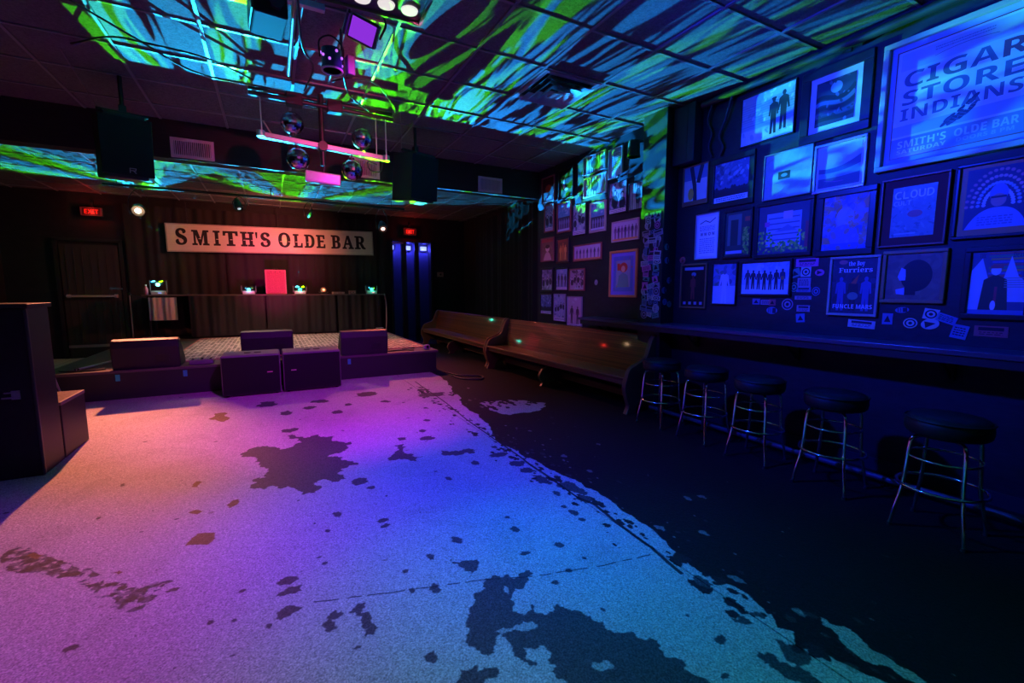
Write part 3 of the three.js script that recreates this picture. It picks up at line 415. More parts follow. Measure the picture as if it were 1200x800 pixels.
// ------------------------------------------------------------------ doors and exit signs at the back
const door1 = structGroup('door_1');                          // exit door beyond the stage end
obj('leaf', box(0.98, 2.5, 0.045, -3.5, 1.25, ZB + 0.03), M(0.05, 0.035, 0.032, 0.6), door1);
obj('door_frame', [box(0.07, 2.6, 0.07, -4.05, 1.3, ZB + 0.035), box(0.07, 2.6, 0.07, -2.95, 1.3, ZB + 0.035), box(1.17, 0.07, 0.07, -3.5, 2.6, ZB + 0.035)], M(0.02, 0.018, 0.018, 0.5), door1);
obj('push_bar', [box(0.86, 0.045, 0.05, -3.5, 1.37, ZB + 0.13, 0.01), box(0.06, 0.08, 0.09, -3.9, 1.37, ZB + 0.09, 0.01), box(0.06, 0.08, 0.09, -3.1, 1.37, ZB + 0.09, 0.01)], M(0.75, 0.65, 0.65, 0.35, 0.5), door1);
obj('kick_plate', box(0.9, 0.06, 0.012, -3.55, 0.26, ZB + 0.06), M(0.6, 0.35, 0.32, 0.45, 0.4), door1);
for (let i = 0; i < 7; i++) obj('panel_rib', box(0.012, 2.2, 0.014, -3.9 + i * 0.135, 1.3, ZB + 0.056), M(0.05, 0.035, 0.032, 0.6), door1);

const hall = structGroup('door_2');                           // the doorway into a blue lit corridor
const jamb = M(0.02, 0.02, 0.024, 0.4), hallWall = M(0.14, 0.14, 0.2, 0.7);
obj('door_frame', [box(0.06, 2.95, 0.26, 3.13, 1.475, ZB - 0.07), box(0.06, 2.95, 0.26, 4.32, 1.475, ZB - 0.07), box(1.25, 0.06, 0.26, 3.725, 2.93, ZB - 0.07)], jamb, hall);
obj('mullion', box(0.14, 2.9, 0.12, 3.5, 1.45, ZB - 0.06), jamb, hall);
obj('mullion', box(0.12, 2.9, 0.12, 3.88, 1.45, ZB - 0.06), jamb, hall);
obj('corridor_wall', [box(2.2, 3.2, 0.1, 3.9, 1.6, -14.75), box(0.1, 3.2, 1.3, 2.85, 1.6, -14.1), box(0.1, 3.2, 1.3, 4.95, 1.6, -14.1), box(2.2, 0.1, 1.4, 3.9, 3.2, -14.1)], hallWall, hall);
obj('transom', box(0.34, 0.03, 0.03, 3.3, 2.86, ZB + 0.06), M(0.3, 0.3, 0.5, 0.4), hall);
for (const [x, y, lb] of [[3.42, 2.86, 'blue white wall lamp in the corridor nearest the stage curtain'], [3.97, 2.86, 'blue white wall lamp in the middle of the corridor'], [4.5, 2.86, 'blue white wall lamp at the corridor end nearest the switch plate']]) {
  const t = thing('corridor_lamp', lb, 'lamp', [x, y, -14.7]);
  obj('bracket', box(0.16, 0.04, 0.05, 0, -0.09, 0.025, 0.006), blackMetal, t);
  obj('shade', box(0.2, 0.13, 0.06, 0, 0, 0.05, 0.015), glow(0.22, 0.28, 1.0, 2.4), t);
  const l = new THREE.PointLight(new THREE.Color().setRGB(0.05, 0.05, 1), 0.9, 0, 2); l.name = 'corridor_light'; l.position.set(0, -0.03, 0.16); l.castShadow = true; t.add(l);
}
const sw = thing('switch_plate', 'pale light switch plate on the dark wall beside the doorway', 'switch', [4.6, 1.98, ZB]);
obj('plate', box(0.2, 0.14, 0.01, 0, 0, 0.005, 0.003), M(0.6, 0.45, 0.42, 0.5), sw); obj('rocker', box(0.05, 0.06, 0.012, 0.01, 0, 0.012), black, sw);

function exitSign(x0, x1, y0, y1, label, tint) {
  const w = x1 - x0, h = y1 - y0, t = thing('exit_sign', label, 'exit sign', [(x0 + x1) / 2, (y0 + y1) / 2, ZB + 0.06]);
  obj('housing', box(w, h, 0.07, 0, 0, 0, 0.008), M(0.12, 0.09, 0.1, 0.5), t);
  const tex = canvasTex(192, 96, (c, W, Hh) => { c.fillStyle = '#140204'; c.fillRect(0, 0, W, Hh); c.fillStyle = '#ff1a10'; c.font = 'bold 84px sans-serif'; c.save(); c.translate(16, 78); c.scale(160 / c.measureText('EXIT').width, 1); c.fillText('EXIT', 0, 0); c.restore(); });
  const m = new THREE.MeshStandardMaterial({ color: 0x200404, roughness: 0.5, emissive: 0xffffff, emissiveMap: tex, emissiveIntensity: 1.1 });
  obj('lit_face', new THREE.PlaneGeometry(w - 0.07, h - 0.03).translate(0, 0, 0.037), m, t);
  obj('bracket', box(0.05, 0.12, 0.03, 0, h / 2 + 0.05, -0.02), blackMetal, t);
  const l = new THREE.PointLight(new THREE.Color().setRGB(1, 0.03, 0.02), 0.25, 0, 2); l.name = 'exit_glow'; l.position.set(0, 0, 0.12); l.castShadow = true; t.add(l);
}
exitSign(-3.57, -3.2, 3.12, 3.30, 'lit red EXIT sign above the door with a push bar');
exitSign(3.48, 3.86, 3.1, 3.30, 'lit red EXIT sign above the blue doorway');

// ------------------------------------------------------------------ lamps hung over the stage
const pipe = thing('lighting_pipe', 'black steel pipe hung under the stage ceiling carrying lamps', 'pipe', [0, 0, 0]);
obj('tube', bar([-2.6, 3.42, -10.9], [2.9, 3.42, -10.9], 0.025, 14), blackMetal, pipe);
for (const x of [-2.4, 0.1, 2.6]) obj('hanger', bar([x, 3.43, -10.9], [x, 3.62, -10.9], 0.008), blackMetal, pipe);
function parLamp(at, to, label, face, k, R = 0.1) {
  const t = thing('par_lamp', label, 'stage light', at), d = new THREE.Vector3(...to).sub(new THREE.Vector3(...at)).normalize();
  const head = new THREE.Group(); head.name = 'head'; head.quaternion.setFromUnitVectors(new THREE.Vector3(0, 0, 1), d); t.add(head);
  obj('can', lathe([[0.001, -0.26], [R * 0.5, -0.25], [R * 0.75, -0.18], [R, -0.1], [R, 0.0], [R * 0.94, 0.0], [R * 0.9, -0.05], [0.001, -0.06]], 24).rotateX(Math.PI / 2), M(0.03, 0.03, 0.033, 0.45, 0.4, { side: THREE.DoubleSide }), head);
  obj('lens', new THREE.SphereGeometry(R * 0.9, 24, 8, 0, 6.2832, 0, 0.5).rotateX(Math.PI / 2).translate(0, 0, -R * 0.86), glow(...face, k), head);
  const top = 3.386 - at[1];
  if (top > 0.05) obj('yoke', tube([[-R - 0.03, 0, -0.08], [-R - 0.03, top * 0.6, -0.12], [0, top, -0.9 - at[2] - 10], [R + 0.03, top * 0.6, -0.12], [R + 0.03, 0, -0.08]], 0.008, 24), blackMetal, t);
}
parLamp([-2.09, 2.95, -10.72], WASH.orange.to, 'stage lamp glowing orange white hung on the pipe near the exit door', [1.0, 0.6, 0.34], 30, 0.105);
parLamp([2.35, 2.9, -10.72], WASH.red.to, 'stage lamp glowing pink white hung on the pipe near the blue doorway', [1.0, 0.5, 0.42], 8, 0.095);
parLamp([-0.48, 3.12, -10.72], [-0.3, 2.4, -10.3], 'small dark stage lamp with a pale lens hung above the sign', [0.55, 0.5, 0.62], 0.8, 0.075);
parLamp([0.8, 3.1, -10.82], [0.5, 2.3, -13.3], 'small dark stage lamp with a dim red lens hung above the sign', [0.5, 0.03, 0.08], 0.7, 0.05);

// ------------------------------------------------------------------ loudspeakers hung in front of the soffit
function hungSpeaker(x, y, z, turn, label, badge) {
  const t = thing('hung_speaker', label, 'speaker', [x, y, z], turn); 
  const s = new THREE.Shape([[-0.23, 0.2], [0.23, 0.2], [0.15, -0.2], [-0.15, -0.2]].map(p => new THREE.Vector2(...p)));
  const g = new THREE.ExtrudeGeometry(s, { depth: 0.58, bevelEnabled: true, bevelSize: 0.012, bevelThickness: 0.012, bevelOffset: -0.012, bevelSegments: 2 }); g.rotateX(Math.PI / 2); g.scale(1, 1, -1); flip(g); g.rotateX(0); g.translate(0, 0.29, 0);
  g.rotateY(Math.PI);
  const head = new THREE.Group(); head.name = 'enclosure'; head.rotation.x = 0.12; t.add(head);
  g.rotateY(Math.PI);
  obj('cabinet', g, M(0.022, 0.02, 0.022, 0.5), head);
  const front = obj('grille', box(0.4, 0.54, 0.012, 0, 0, 0, 0.004), grillMat, head); front.position.z = 0.206; 
  if (badge) obj('badge', [box(0.05, 0.006, 0.004, 0, 0.02, 0.214), box(0.006, 0.045, 0.004, -0.022, 0, 0.214), box(0.04, 0.006, 0.004, 0.004, 0.0, 0.214), bar([0.004, 0, 0.214], [0.024, -0.024, 0.214], 0.003), bar([0.02, 0.002, 0.214], [0.026, 0.02, 0.214], 0.003)].map(q => q.translate(0.03, -0.22, 0)), M(0.5, 0.4, 0.42, 0.4), head);
  obj('bracket', [box(0.4, 0.02, 0.05, 0, 0.34, 0), box(0.06, 0.06, 0.06, 0, 0.38, 0), bar([0, 0.38, 0], [0, H - y, 0], 0.02)], blackMetal, t);
  obj('safety_cable', bar([-0.15, 0.3, -0.1], [-0.4, H - y, 0.3], 0.005), M(0.25, 0.22, 0.22, 0.4, 0.6), t);
}
hungSpeaker(-1.22, 2.92, -6.0, 0.25, 'black loudspeaker hung from the ceiling near the exit door end', true);
hungSpeaker(1.78, 2.97, -6.05, 0.3, 'black loudspeaker hung from the ceiling between two air grilles', false);

// ------------------------------------------------------------------ the mirror ball rig
const paleMetal = M(0.62, 0.6, 0.64, 0.42, 0.35);
const rig = thing('lighting_rig', 'black twin pipe ceiling rig with hanging cross bar', 'rig', [0, 0, 0]);
for (const [dy, dz] of [[0, 0], [-0.07, 0.05]]) obj('ceiling_pipe', bar([-0.1, 3.55 + dy, -5.5 + dz], [1.36, 3.55 + dy, -5.56 + dz], 0.024, 14), M(0.012, 0.012, 0.014, 0.45), rig);
for (const x of [0.32, 0.72]) obj('clamp', box(0.16, 0.13, 0.12, x, 3.5, -5.5, 0.015), black, rig);
obj('cross_bar', box(1.34, 0.055, 0.07, 0, 0, 0, 0.008).rotateZ(-0.06).translate(0.63, 3.06, -5.5), paleMetal, rig);
for (const x of [0.0, 1.16, 1.27]) obj('drop_wire', bar([x, 3.06, -5.5], [x, 3.5, -5.5], 0.007), steel, rig);
obj('brace', bar([0.02, 3.24, -5.5], [0.1, 3.09, -5.48], 0.008), M(0.6, 0.4, 0.3, 0.4, 0.5), rig);
obj('centre_pole', [bar([0.58, 3.6, -5.5], [0.58, 2.86, -5.5], 0.03, 14), bar([0.58, 3.06, -5.44], [0.58, 3.06, -5.56], 0.05, 14)], M(0.012, 0.012, 0.014, 0.4), rig);
obj('end_collar', cyl(0.04, 0.04, 0.06, -0.01, 3.1, -5.47, 14), steel, rig); obj('end_collar', cyl(0.04, 0.04, 0.06, 1.26, 3.02, -5.47, 14), steel, rig);
// mirror balls, covered in small flat facets
const ballGeo = new THREE.SphereGeometry(0.115, 26, 16).toNonIndexed(); ballGeo.computeVertexNormals();
const mirror = new THREE.MeshStandardMaterial({ color: 0xb4b0c0, roughness: 0.14, metalness: 1, flatShading: true });
for (const [x, y, lb] of [[0.29, 3.26, 'mirror ball sitting above the cross bar near the orange lamp end'], [1.0, 3.21, 'mirror ball sitting above the cross bar near the hung speaker'], [0.33, 2.9, 'mirror ball hanging below the cross bar near the orange lamp end'], [0.88, 2.85, 'mirror ball hanging below the cross bar near the hung speaker']]) {
  const t = thing('mirror_ball', lb, 'mirror ball', [x, y, -5.5], 0, 'mirror balls on the rig');
  obj('ball', ballGeo, mirror, t);
  const s = y > 3.05 ? -1 : 1; obj('mount', [cyl(0.03, 0.03, 0.03, 0, s * 0.12, 0, 14), bar([0, s * 0.12, 0], [0, s * (Math.abs(y - 3.06) - 0.035), 0], 0.007)], blackMetal, t);
}
const strobe = thing('strobe_panel', 'flat pale strobe lamp hung under the mirror ball rig', 'stage light', [0.57, 2.72, -5.48], -0.1);
strobe.rotation.z = -0.07;
obj('housing', box(0.36, 0.12, 0.08, 0, 0, 0, 0.012), paleMetal, strobe);
obj('reflector', box(0.32, 0.08, 0.006, 0, 0, 0.042), M(0.7, 0.68, 0.7, 0.3, 0.3), strobe);
obj('yoke', bar([0, 0.06, 0], [0.01, 0.135, 0], 0.012), blackMetal, strobe);
tag(obj('cable', tube([[1.22, 2.98, -5.48], [1.18, 2.86, -5.45], [1.08, 2.88, -5.5], [1.06, 2.97, -5.52], [1.16, 2.95, -5.5]], 0.008, 40), cableMat), 'black cable looped under the mirror ball rig', 'cable');

// ------------------------------------------------------------------ lights on the near ceiling bar
const bar2 = thing('ceiling_rail', 'pale steel rail fixed across the ceiling with brackets', 'rail', [0, 0, 0]);
obj('rail', [box(1.5, 0.045, 0.05, -0.3, 3.52, -3.72, 0.006), box(1.2, 0.02, 0.08, -0.4, 3.56, -3.95, 0.004)], paleMetal, bar2);
obj('cross_rail', [bar([0.25, 3.5, -4.9], [0.25, 3.5, -2.6], 0.018), bar([0.6, 3.5, -4.9], [0.6, 3.5, -2.6], 0.012)], M(0.3, 0.3, 0.33, 0.3, 0.6), bar2);
for (const x of [-0.55, -0.25, 0.05]) obj('bracket', [box(0.04, 0.1, 0.3, x, 3.57, -3.8, 0.004), box(0.2, 0.03, 0.05, x + 0.08, 3.52, -3.6, 0.004)], paleMetal, bar2);
const proj = thing('black_projector', 'black boxy projector hung beside the ceiling rail', 'projector', [0.08, 3.36, -3.62], 0.1);
obj('body', box(0.2, 0.2, 0.32, 0, 0, 0, 0.015), M(0.01, 0.01, 0.011, 0.8), proj); obj('lens', cyl(0.045, 0.045, 0.05, 0.03, -0.02, 0.17, 18, 'z'), M(0.05, 0.05, 0.06, 0.1), proj); obj('mount', box(0.05, 0.2, 0.05, 0, 0.17, 0), blackMetal, proj); obj('side_plate', box(0.012, 0.15, 0.26, -0.105, 0, 0), M(0.03, 0.03, 0.035, 0.4), proj);
// the lamp array: eight round lenses that look down on the room and the picture wall
const arr = thing('lamp_array', 'black lamp array with round cream lenses on the ceiling', 'stage light', [0.66, 3.3, -2.98], -0.05);
obj('housing', box(0.62, 0.1, 0.42, 0, 0.05, 0, 0.015), M(0.03, 0.03, 0.05, 0.4), arr);
obj('rim', [box(0.64, 0.03, 0.02, 0, 0.0, 0.215), box(0.64, 0.03, 0.02, 0, 0.0, -0.215), box(0.02, 0.03, 0.42, 0.315, 0, 0), box(0.02, 0.03, 0.42, -0.315, 0, 0)], M(0.05, 0.05, 0.06, 0.4), arr);
for (let i = 0; i < 4; i++) for (let j = 0; j < 2; j++) obj('lens', cyl(0.055, 0.05, 0.012, -0.22 + i * 0.147, -0.004, -0.1 + j * 0.2, 24), glow(0.85, 0.78, 0.78, 0.95), arr);
obj('hanger', [bar([-0.2, 0.1, 0], [-0.2, 0.33, 0], 0.012), bar([0.2, 0.1, 0], [0.2, 0.33, 0], 0.012)], blackMetal, arr);
// the magenta lamp with a square face
const mag = thing('square_lamp', 'square faced lamp lit violet hung in a yoke under the ceiling', 'stage light', [0.66, 3.28, -3.42], -0.3);
mag.rotation.set(0.5, -0.35, -0.22); mag.scale.setScalar(0.78);
obj('housing', box(0.24, 0.2, 0.16, 0, 0, -0.03, 0.02), M(0.05, 0.04, 0.06, 0.4), mag);
obj('lit_panel', box(0.21, 0.16, 0.01, 0, 0, 0.054, 0.004), glow(0.28, 0.03, 0.75, 0.95), mag);
obj('yoke', tube([[-0.14, 0, -0.02], [-0.15, 0.14, -0.04], [0, 0.22, -0.06], [0.15, 0.14, -0.04], [0.14, 0, -0.02]], 0.01, 24), blackMetal, mag);
for (const s of [-1, 1]) obj('barn_door', box(0.02, 0.16, 0.08, s * 0.13, 0, 0.09), M(0.12, 0.05, 0.2, 0.4), mag);
// a round lamp with a ring of small diodes
const ring = thing('diode_lamp', 'dark blue round lamp with diode rings hung from the rail', 'stage light', [0.5, 3.24, -3.85], 0.2); ring.scale.setScalar(0.72);
obj('can', [cyl(0.1, 0.1, 0.2, 0, 0, 0, 24), cyl(0.11, 0.11, 0.02, 0, -0.09, 0, 24)], M(0.04, 0.04, 0.14, 0.35), ring);
obj('rim', new THREE.TorusGeometry(0.1, 0.012, 8, 28).rotateX(Math.PI / 2).translate(0, -0.105, 0), M(0.8, 0.5, 0.6, 0.4), ring);
for (let i = 0; i < 9; i++) { const a = i / 9 * 6.283; obj('diode', new THREE.SphereGeometry(0.014, 8, 6).translate(Math.cos(a) * 0.105, 0.02 + (i % 3) * 0.045 - 0.05, Math.sin(a) * 0.105), glow(0.45, 0.12, 1, 1.6), ring); }
obj('yoke', tube([[-0.12, 0, 0], [-0.12, 0.16, 0], [0, 0.24, 0], [0.12, 0.16, 0], [0.12, 0, 0]], 0.009, 24), blackMetal, ring);
obj('socket', [box(0.08, 0.2, 0.1, 0.18, -0.02, 0.03, 0.01)], M(0.06, 0.04, 0.08, 0.4), ring);
// loose cables under the ceiling
[[[[-1.4, 3.6, -5.4], [-1.0, 3.52, -4.9], [-0.75, 3.46, -4.75], [-0.4, 3.5, -4.9], [-0.05, 3.55, -5.3]], 'black cable swagged under the ceiling near the exit door side'],
  [[[-1.2, 3.6, -4.6], [-0.85, 3.5, -4.8], [-0.5, 3.48, -5.2], [0.1, 3.55, -5.45]], 'black cable drooping from the ceiling toward the twin pipes'],
  [[[0.62, 3.48, -4.8], [0.75, 3.42, -4.5], [1.0, 3.5, -4.7], [1.25, 3.5, -5.1], [1.4, 3.56, -5.5]], 'black cable drooping over the ceiling beside the hung speaker'],
  [[[0.25, 3.45, -3.4], [0.3, 3.32, -3.9], [0.42, 3.4, -4.4], [0.4, 3.5, -5.2]], 'black cable running from the projector to the rig'],
  [[[0.55, 3.4, -3.7], [0.62, 3.25, -4.1], [0.75, 3.3, -4.6], [1.05, 3.45, -5.3]], 'black cable running from the diode lamp to the rig']
].forEach(([p, lb]) => tag(obj('ceiling_cable', tube(p, 0.008, 50), cableMat), lb, 'cable', 'loose cables under the ceiling'));

// ------------------------------------------------------------------ the booth at the edge of the dance floor
const booth = thing('tall_booth', 'tall black painted booth cabinet at the edge of the dance floor', 'cabinet', [-2.4, 0, -5.1]);
const boothMat = M(0.017, 0.014, 0.02, 0.45, 0, { map: wallGrain });
obj('body', box(1.38, 1.36, 0.41, 0, 0.68, 0, 0.01), boothMat, booth);
obj('top_board', box(1.42, 0.035, 0.45, 0, 1.378, 0, 0.006), M(0.012, 0.016, 0.016, 0.6), booth);
obj('latch', [box(0.1, 0.012, 0.015, 0.55, 0.66, 0.21), box(0.09, 0.01, 0.012, 0.56, 0.7, 0.21), box(0.05, 0.07, 0.008, 0.58, 0.68, 0.207)], steel, booth);
obj('corner_strip', box(0.02, 1.34, 0.02, 0.69, 0.68, 0.205, 0.005), M(0.06, 0.055, 0.065, 0.35), booth);
const step = thing('low_cabinet', 'low black cabinet with a worn carpet top behind the tall booth', 'cabinet', [-2.2, 0, -5.62]);
obj('body', box(0.98, 0.49, 0.58, 0, 0.245, 0, 0.01), boothMat, step);
obj('carpet_top', box(0.96, 0.02, 0.56, 0, 0.5, 0, 0.006), M(0.3, 0.24, 0.2, 1, 0, { map: tileGrain, bumpMap: tileGrain, bumpScale: 0.004 }), step);
obj('edge_strip', [box(0.015, 0.03, 0.58, 0.485, 0.495, 0), box(0.97, 0.03, 0.012, 0, 0.495, -0.286)], M(0.3, 0.2, 0.22, 0.4), step);

// ------------------------------------------------------------------ pews along the wall
const pewTex = canvasTex(1024, 256, (c, w, h) => { const r = rng32(8); c.fillStyle = '#8a4a22'; c.fillRect(0, 0, w, h); for (let i = 0; i < 700; i++) { c.strokeStyle = r() < 0.6 ? `rgba(50,22,8,${0.08 + r() * 0.16})` : `rgba(190,110,55,${0.06 + r() * 0.12})`; c.lineWidth = 0.6 + r() * 2; const y = r() * h; c.beginPath(); c.moveTo(0, y); c.bezierCurveTo(w * 0.3, y + (r() - 0.5) * 16, w * 0.7, y + (r() - 0.5) * 16, w, y + (r() - 0.5) * 8); c.stroke(); } });
const pewWood = new THREE.MeshPhysicalMaterial({ map: pewTex, roughness: 0.38, clearcoat: 0.8, clearcoatRoughness: 0.06, bumpMap: noiseTex(256, 61, [20, 50, 110], 0, 255, 1), bumpScale: 0.002 });
const pewPlain = M(0.2, 0.09, 0.05, 0.38);
function pew(z0, z1, label, yaw = 0) {
  const t = thing('church_pew', label, 'pew', [3.66, 0, (z0 + z1) / 2], yaw), L = z1 - z0;   // local x runs from the seat front to the back
  const prof = [[0, 0], [0.04, 0.1], [0.0, 0.2], [-0.03, 0.33], [0.0, 0.45], [0.05, 0.55], [0.17, 0.6], [0.3, 0.66], [0.36, 0.78], [0.40, 0.88], [0.46, 0.94], [0.52, 0.92], [0.55, 0.85], [0.56, 0.7], [0.57, 0.4], [0.6, 0], [0.44, 0], [0.4, 0.12], [0.22, 0.16], [0.16, 0.08], [0.14, 0]];
  const s = new THREE.Shape(); s.moveTo(...prof[0]); s.splineThru(prof.slice(1, 16).map(p => new THREE.Vector2(...p))); for (const p of prof.slice(16)) s.lineTo(...p); s.closePath();
  const n = L > 3 ? [0, 0.5, 1] : [0, 1];
  for (const f of n) { const g = new THREE.ExtrudeGeometry(s, { depth: 0.05, bevelEnabled: true, bevelSize: 0.008, bevelThickness: 0.008, bevelSegments: 2, curveSegments: 16 }); g.translate(0, 0, -0.025); obj(f === 0.5 ? 'support' : 'end_panel', g, pewPlain, t).position.z = -L / 2 + 0.033 + (L - 0.066) * f; if (f === 0.5) t.children[t.children.length - 1].scale.set(0.9, 0.5, 0.9); }
  const back = new THREE.BoxGeometry(0.03, 0.52, L - 0.1, 1, 1, 1); { const p = back.attributes.position, u = back.attributes.uv; for (let i = 0; i < p.count; i++) u.setXY(i, p.getZ(i) / 2, p.getY(i) + 0.5); } back.rotateZ(-0.255); back.translate(0.43, 0.66, 0);
  obj('backrest', back, pewWood, t);
  obj('top_rail', box(0.06, 0.045, L - 0.09, 0.515, 0.92, 0, 0.015), pewWood, t);
  const seat = box(0.46, 0.035, L - 0.1, 0.22, 0.43, 0, 0.01); obj('seat', seat, pewPlain, t);
  obj('seat_apron', box(0.025, 0.07, L - 0.1, 0.03, 0.385, 0), pewPlain, t);
  obj('stretcher', box(0.03, 0.09, L - 0.1, 0.4, 0.14, 0), pewPlain, t);
}
pew(-7.8, -4.02, 'long varnished wooden church pew against the wall beside the stools', 0.035);
pew(-12.2, -7.95, 'long varnished wooden church pew farther back beside the stage');

// ------------------------------------------------------------------ drink ledge, foot rail and stools
const ledge = thing('drink_ledge', 'long black drink ledge fixed along the picture wall', 'ledge', [0, 0, 0]);
{ const s = new THREE.Shape([[4.05, 5.5], [4.395, 5.5], [4.395, 4.37], [4.17, 4.37], [4.17, 3.97], [4.395, 3.97], [4.395, -0.9], [4.05, -0.9]].map(p => new THREE.Vector2(...p)));
  const g = new THREE.ExtrudeGeometry(s, { depth: 0.03, bevelEnabled: true, bevelSize: 0.004, bevelThickness: 0.004, bevelOffset: -0.004, bevelSegments: 2 }); g.rotateX(-Math.PI / 2); g.translate(0, 1.065, 0);
  obj('top_board', g, M(0.05, 0.055, 0.08, 0.3), ledge); }
obj('apron', box(0.03, 0.06, 6.3, 4.08, 1.032, -2.3), M(0.012, 0.012, 0.016, 0.5), ledge);
for (const z of [-5.2, -3.6, -2.45, -1.35, -0.3]) obj('bracket', [box(0.26, 0.035, 0.05, 4.25, 1.045, z), box(0.035, 0.2, 0.05, 4.38, 0.94, z), bar([4.37, 0.86, z], [4.15, 1.03, z], 0.015)], black, ledge);
const rail = thing('foot_rail', 'painted foot rail running low along the wall behind the stools', 'rail', [0, 0, 0]);
obj('tube', bar([4.08, 0.06, -4.0], [4.08, 0.06, 0.6], 0.022, 14), M(0.10, 0.085, 0.12, 0.45), rail);
for (const z of [-3.9, -2.75, -1.55, -0.4]) obj('post', [bar([4.08, 0.0, z], [4.08, 0.05, z], 0.014), bar([4.08, 0.05, z], [4.38, 0.05, z], 0.012), cyl(0.035, 0.035, 0.01, 4.08, 0.005, z, 14)], blackMetal, rail);
const skirting = struct('baseboard_right', box(0.015, 0.1, 7.2, XR - 0.008, 0.05, -3.55), M(0.02, 0.02, 0.03, 0.5));

const vinyl = M(0.008, 0.008, 0.009, 0.5);
function makeStool(label) {
  const t = thing('bar_stool', label, 'bar stool', [0, 0, 0], 0, 'chrome bar stools at the ledge');
  const seat = obj('seat', lathe([[0.001, 0.62], [0.185, 0.62], [0.20, 0.635], [0.205, 0.67], [0.2, 0.71], [0.175, 0.735], [0.1, 0.745], [0.001, 0.747]], 36), vinyl, t);
  obj('piping', new THREE.TorusGeometry(0.2025, 0.006, 8, 40).rotateX(Math.PI / 2).translate(0, 0.715, 0), vinyl, seat);
  obj('seat_plate', cyl(0.15, 0.15, 0.012, 0, 0.614, 0, 28), blackMetal, t);
  for (let i = 0; i < 4; i++) { const a = Math.PI / 4 + i * Math.PI / 2, c = Math.cos(a), s = Math.sin(a), q = r => [c * r, s * r], P = (r, y) => [c * r, y, s * r];
    const leg = obj('leg', tube([P(0.07, 0.602), P(0.14, 0.600), P(0.172, 0.585), P(0.182, 0.54), P(0.19, 0.42), P(0.198, 0.30), P(0.21, 0.22), P(0.235, 0.1), P(0.25, 0.012)], 0.0115, 48, 10), chrome, t);
    obj('foot_cap', cyl(0.014, 0.016, 0.02, ...[P(0.251, 0.01)[0], 0.01, P(0.251, 0.01)[2]], 12), black, leg); }
  obj('foot_ring', new THREE.TorusGeometry(0.212, 0.0095, 10, 56).rotateX(Math.PI / 2).translate(0, 0.285, 0), chrome, t);
  obj('upper_ring', new THREE.TorusGeometry(0.176, 0.008, 10, 56).rotateX(Math.PI / 2).translate(0, 0.47, 0), chrome, t);
  return t;
}
const stoolSpots = [[3.62, -1.1, 0.02, 'chrome bar stool at the ledge, fifth from the pew end'], [3.73, -1.78, 0.06, 'chrome bar stool at the ledge, fourth from the pew end'], [3.77, -2.41, 0.1, 'chrome bar stool at the ledge, third from the pew end'], [3.79, -2.98, -0.06, 'chrome bar stool at the ledge, second from the pew end'], [3.8, -3.57, 0.03, 'chrome bar stool at the ledge, right beside the pew end']];
const stool0 = makeStool(stoolSpots[0][3]);
stoolSpots.forEach(([x, z, a, lb], i) => { const o = i ? stool0.clone() : stool0; if (i) { o.name = numbered('bar_stool'); scene.add(o); o.userData = { ...stool0.userData, label: lb }; } o.position.set(x, 0, z); o.rotation.y = a; });

// ------------------------------------------------------------------ fittings high on the picture wall
const wbox = thing('wall_box', 'black flat box fixed high on the wall beside the pillar', 'box', [4.33, 3.27, -3.81]);
obj('case', box(0.14, 0.64, 0.3, 0, 0, 0, 0.01), M(0.012, 0.012, 0.03, 0.5), wbox); obj('seam', box(0.004, 0.6, 0.008, -0.071, 0, 0.05), black, wbox);
const wl = thing('wall_spotlight', 'small black spotlight on a bracket above the far pictures', 'stage light', [4.2, 3.3, -4.55]);
obj('can', [cyl(0.07, 0.08, 0.2, 0, 0, 0, 20), cyl(0.085, 0.085, 0.02, 0, -0.09, 0, 20)], black, wl); obj('arm', [bar([0, 0.08, 0], [0.19, 0.13, 0.0], 0.015), box(0.012, 0.1, 0.08, 0.194, 0.13, 0)], black, wl); obj('yoke', bar([-0.09, 0, 0], [0.09, 0, 0], 0.012), black, wl);
const ban = thing('slanting_oblong', 'dark plank slanting across the far pictures', 'oblong', [4.36, 3.08, -4.7]); ban.rotation.x = -0.12;  // a dark oblong set at a slant against the wall
obj('board', box(0.05, 0.1, 0.6, 0, 0, 0, 0.01), M(0.015, 0.015, 0.04, 0.6), ban); obj('peg', [cyl(0.012, 0.012, 0.04, -0.03, 0, -0.22, 10, 'x'), cyl(0.012, 0.012, 0.04, -0.03, 0, 0.22, 10, 'x')], black, ban);
const cond = thing('wall_conduit', 'black conduit pipe running along the top of the picture wall', 'conduit', [0, 0, 0]);
obj('pipe', bar([4.33, 3.53, -3.62], [4.33, 3.53, 0.6], 0.035, 12), black, cond); for (const z of [-3.3, -2.2, -1.0]) obj('strap', box(0.02, 0.1, 0.04, 4.37, 3.53, z), blackMetal, cond);
tag(obj('wall_cable', tube([[4.33, 3.5, -3.5], [4.34, 3.35, -3.55], [4.35, 3.2, -3.5], [4.36, 3.08, -3.54], [4.37, 2.96, -3.5]], 0.013, 40), cableMat), 'black cable hanging down the wall beside the flat box', 'cable');
tag(obj('wall_cable', tube([[4.33, 3.52, -3.25], [4.34, 3.3, -3.33], [4.35, 3.15, -3.4], [4.36, 3.02, -3.36], [4.37, 2.95, -3.4]], 0.015, 40), cableMat), 'black cable hanging down the wall beside the poster of two figures', 'cable');
const knob = thing('alarm_call_point', 'small red alarm button on the wall above the dark slim poster', 'alarm', [4.395, 1.86, -3.86]);
obj('plate', cyl(0.04, 0.04, 0.012, 0, 0, 0, 18, 'x'), M(0.5, 0.12, 0.1, 0.5), knob); obj('button', cyl(0.02, 0.022, 0.03, -0.02, 0, 0, 16, 'x'), M(0.7, 0.1, 0.08, 0.4), knob);

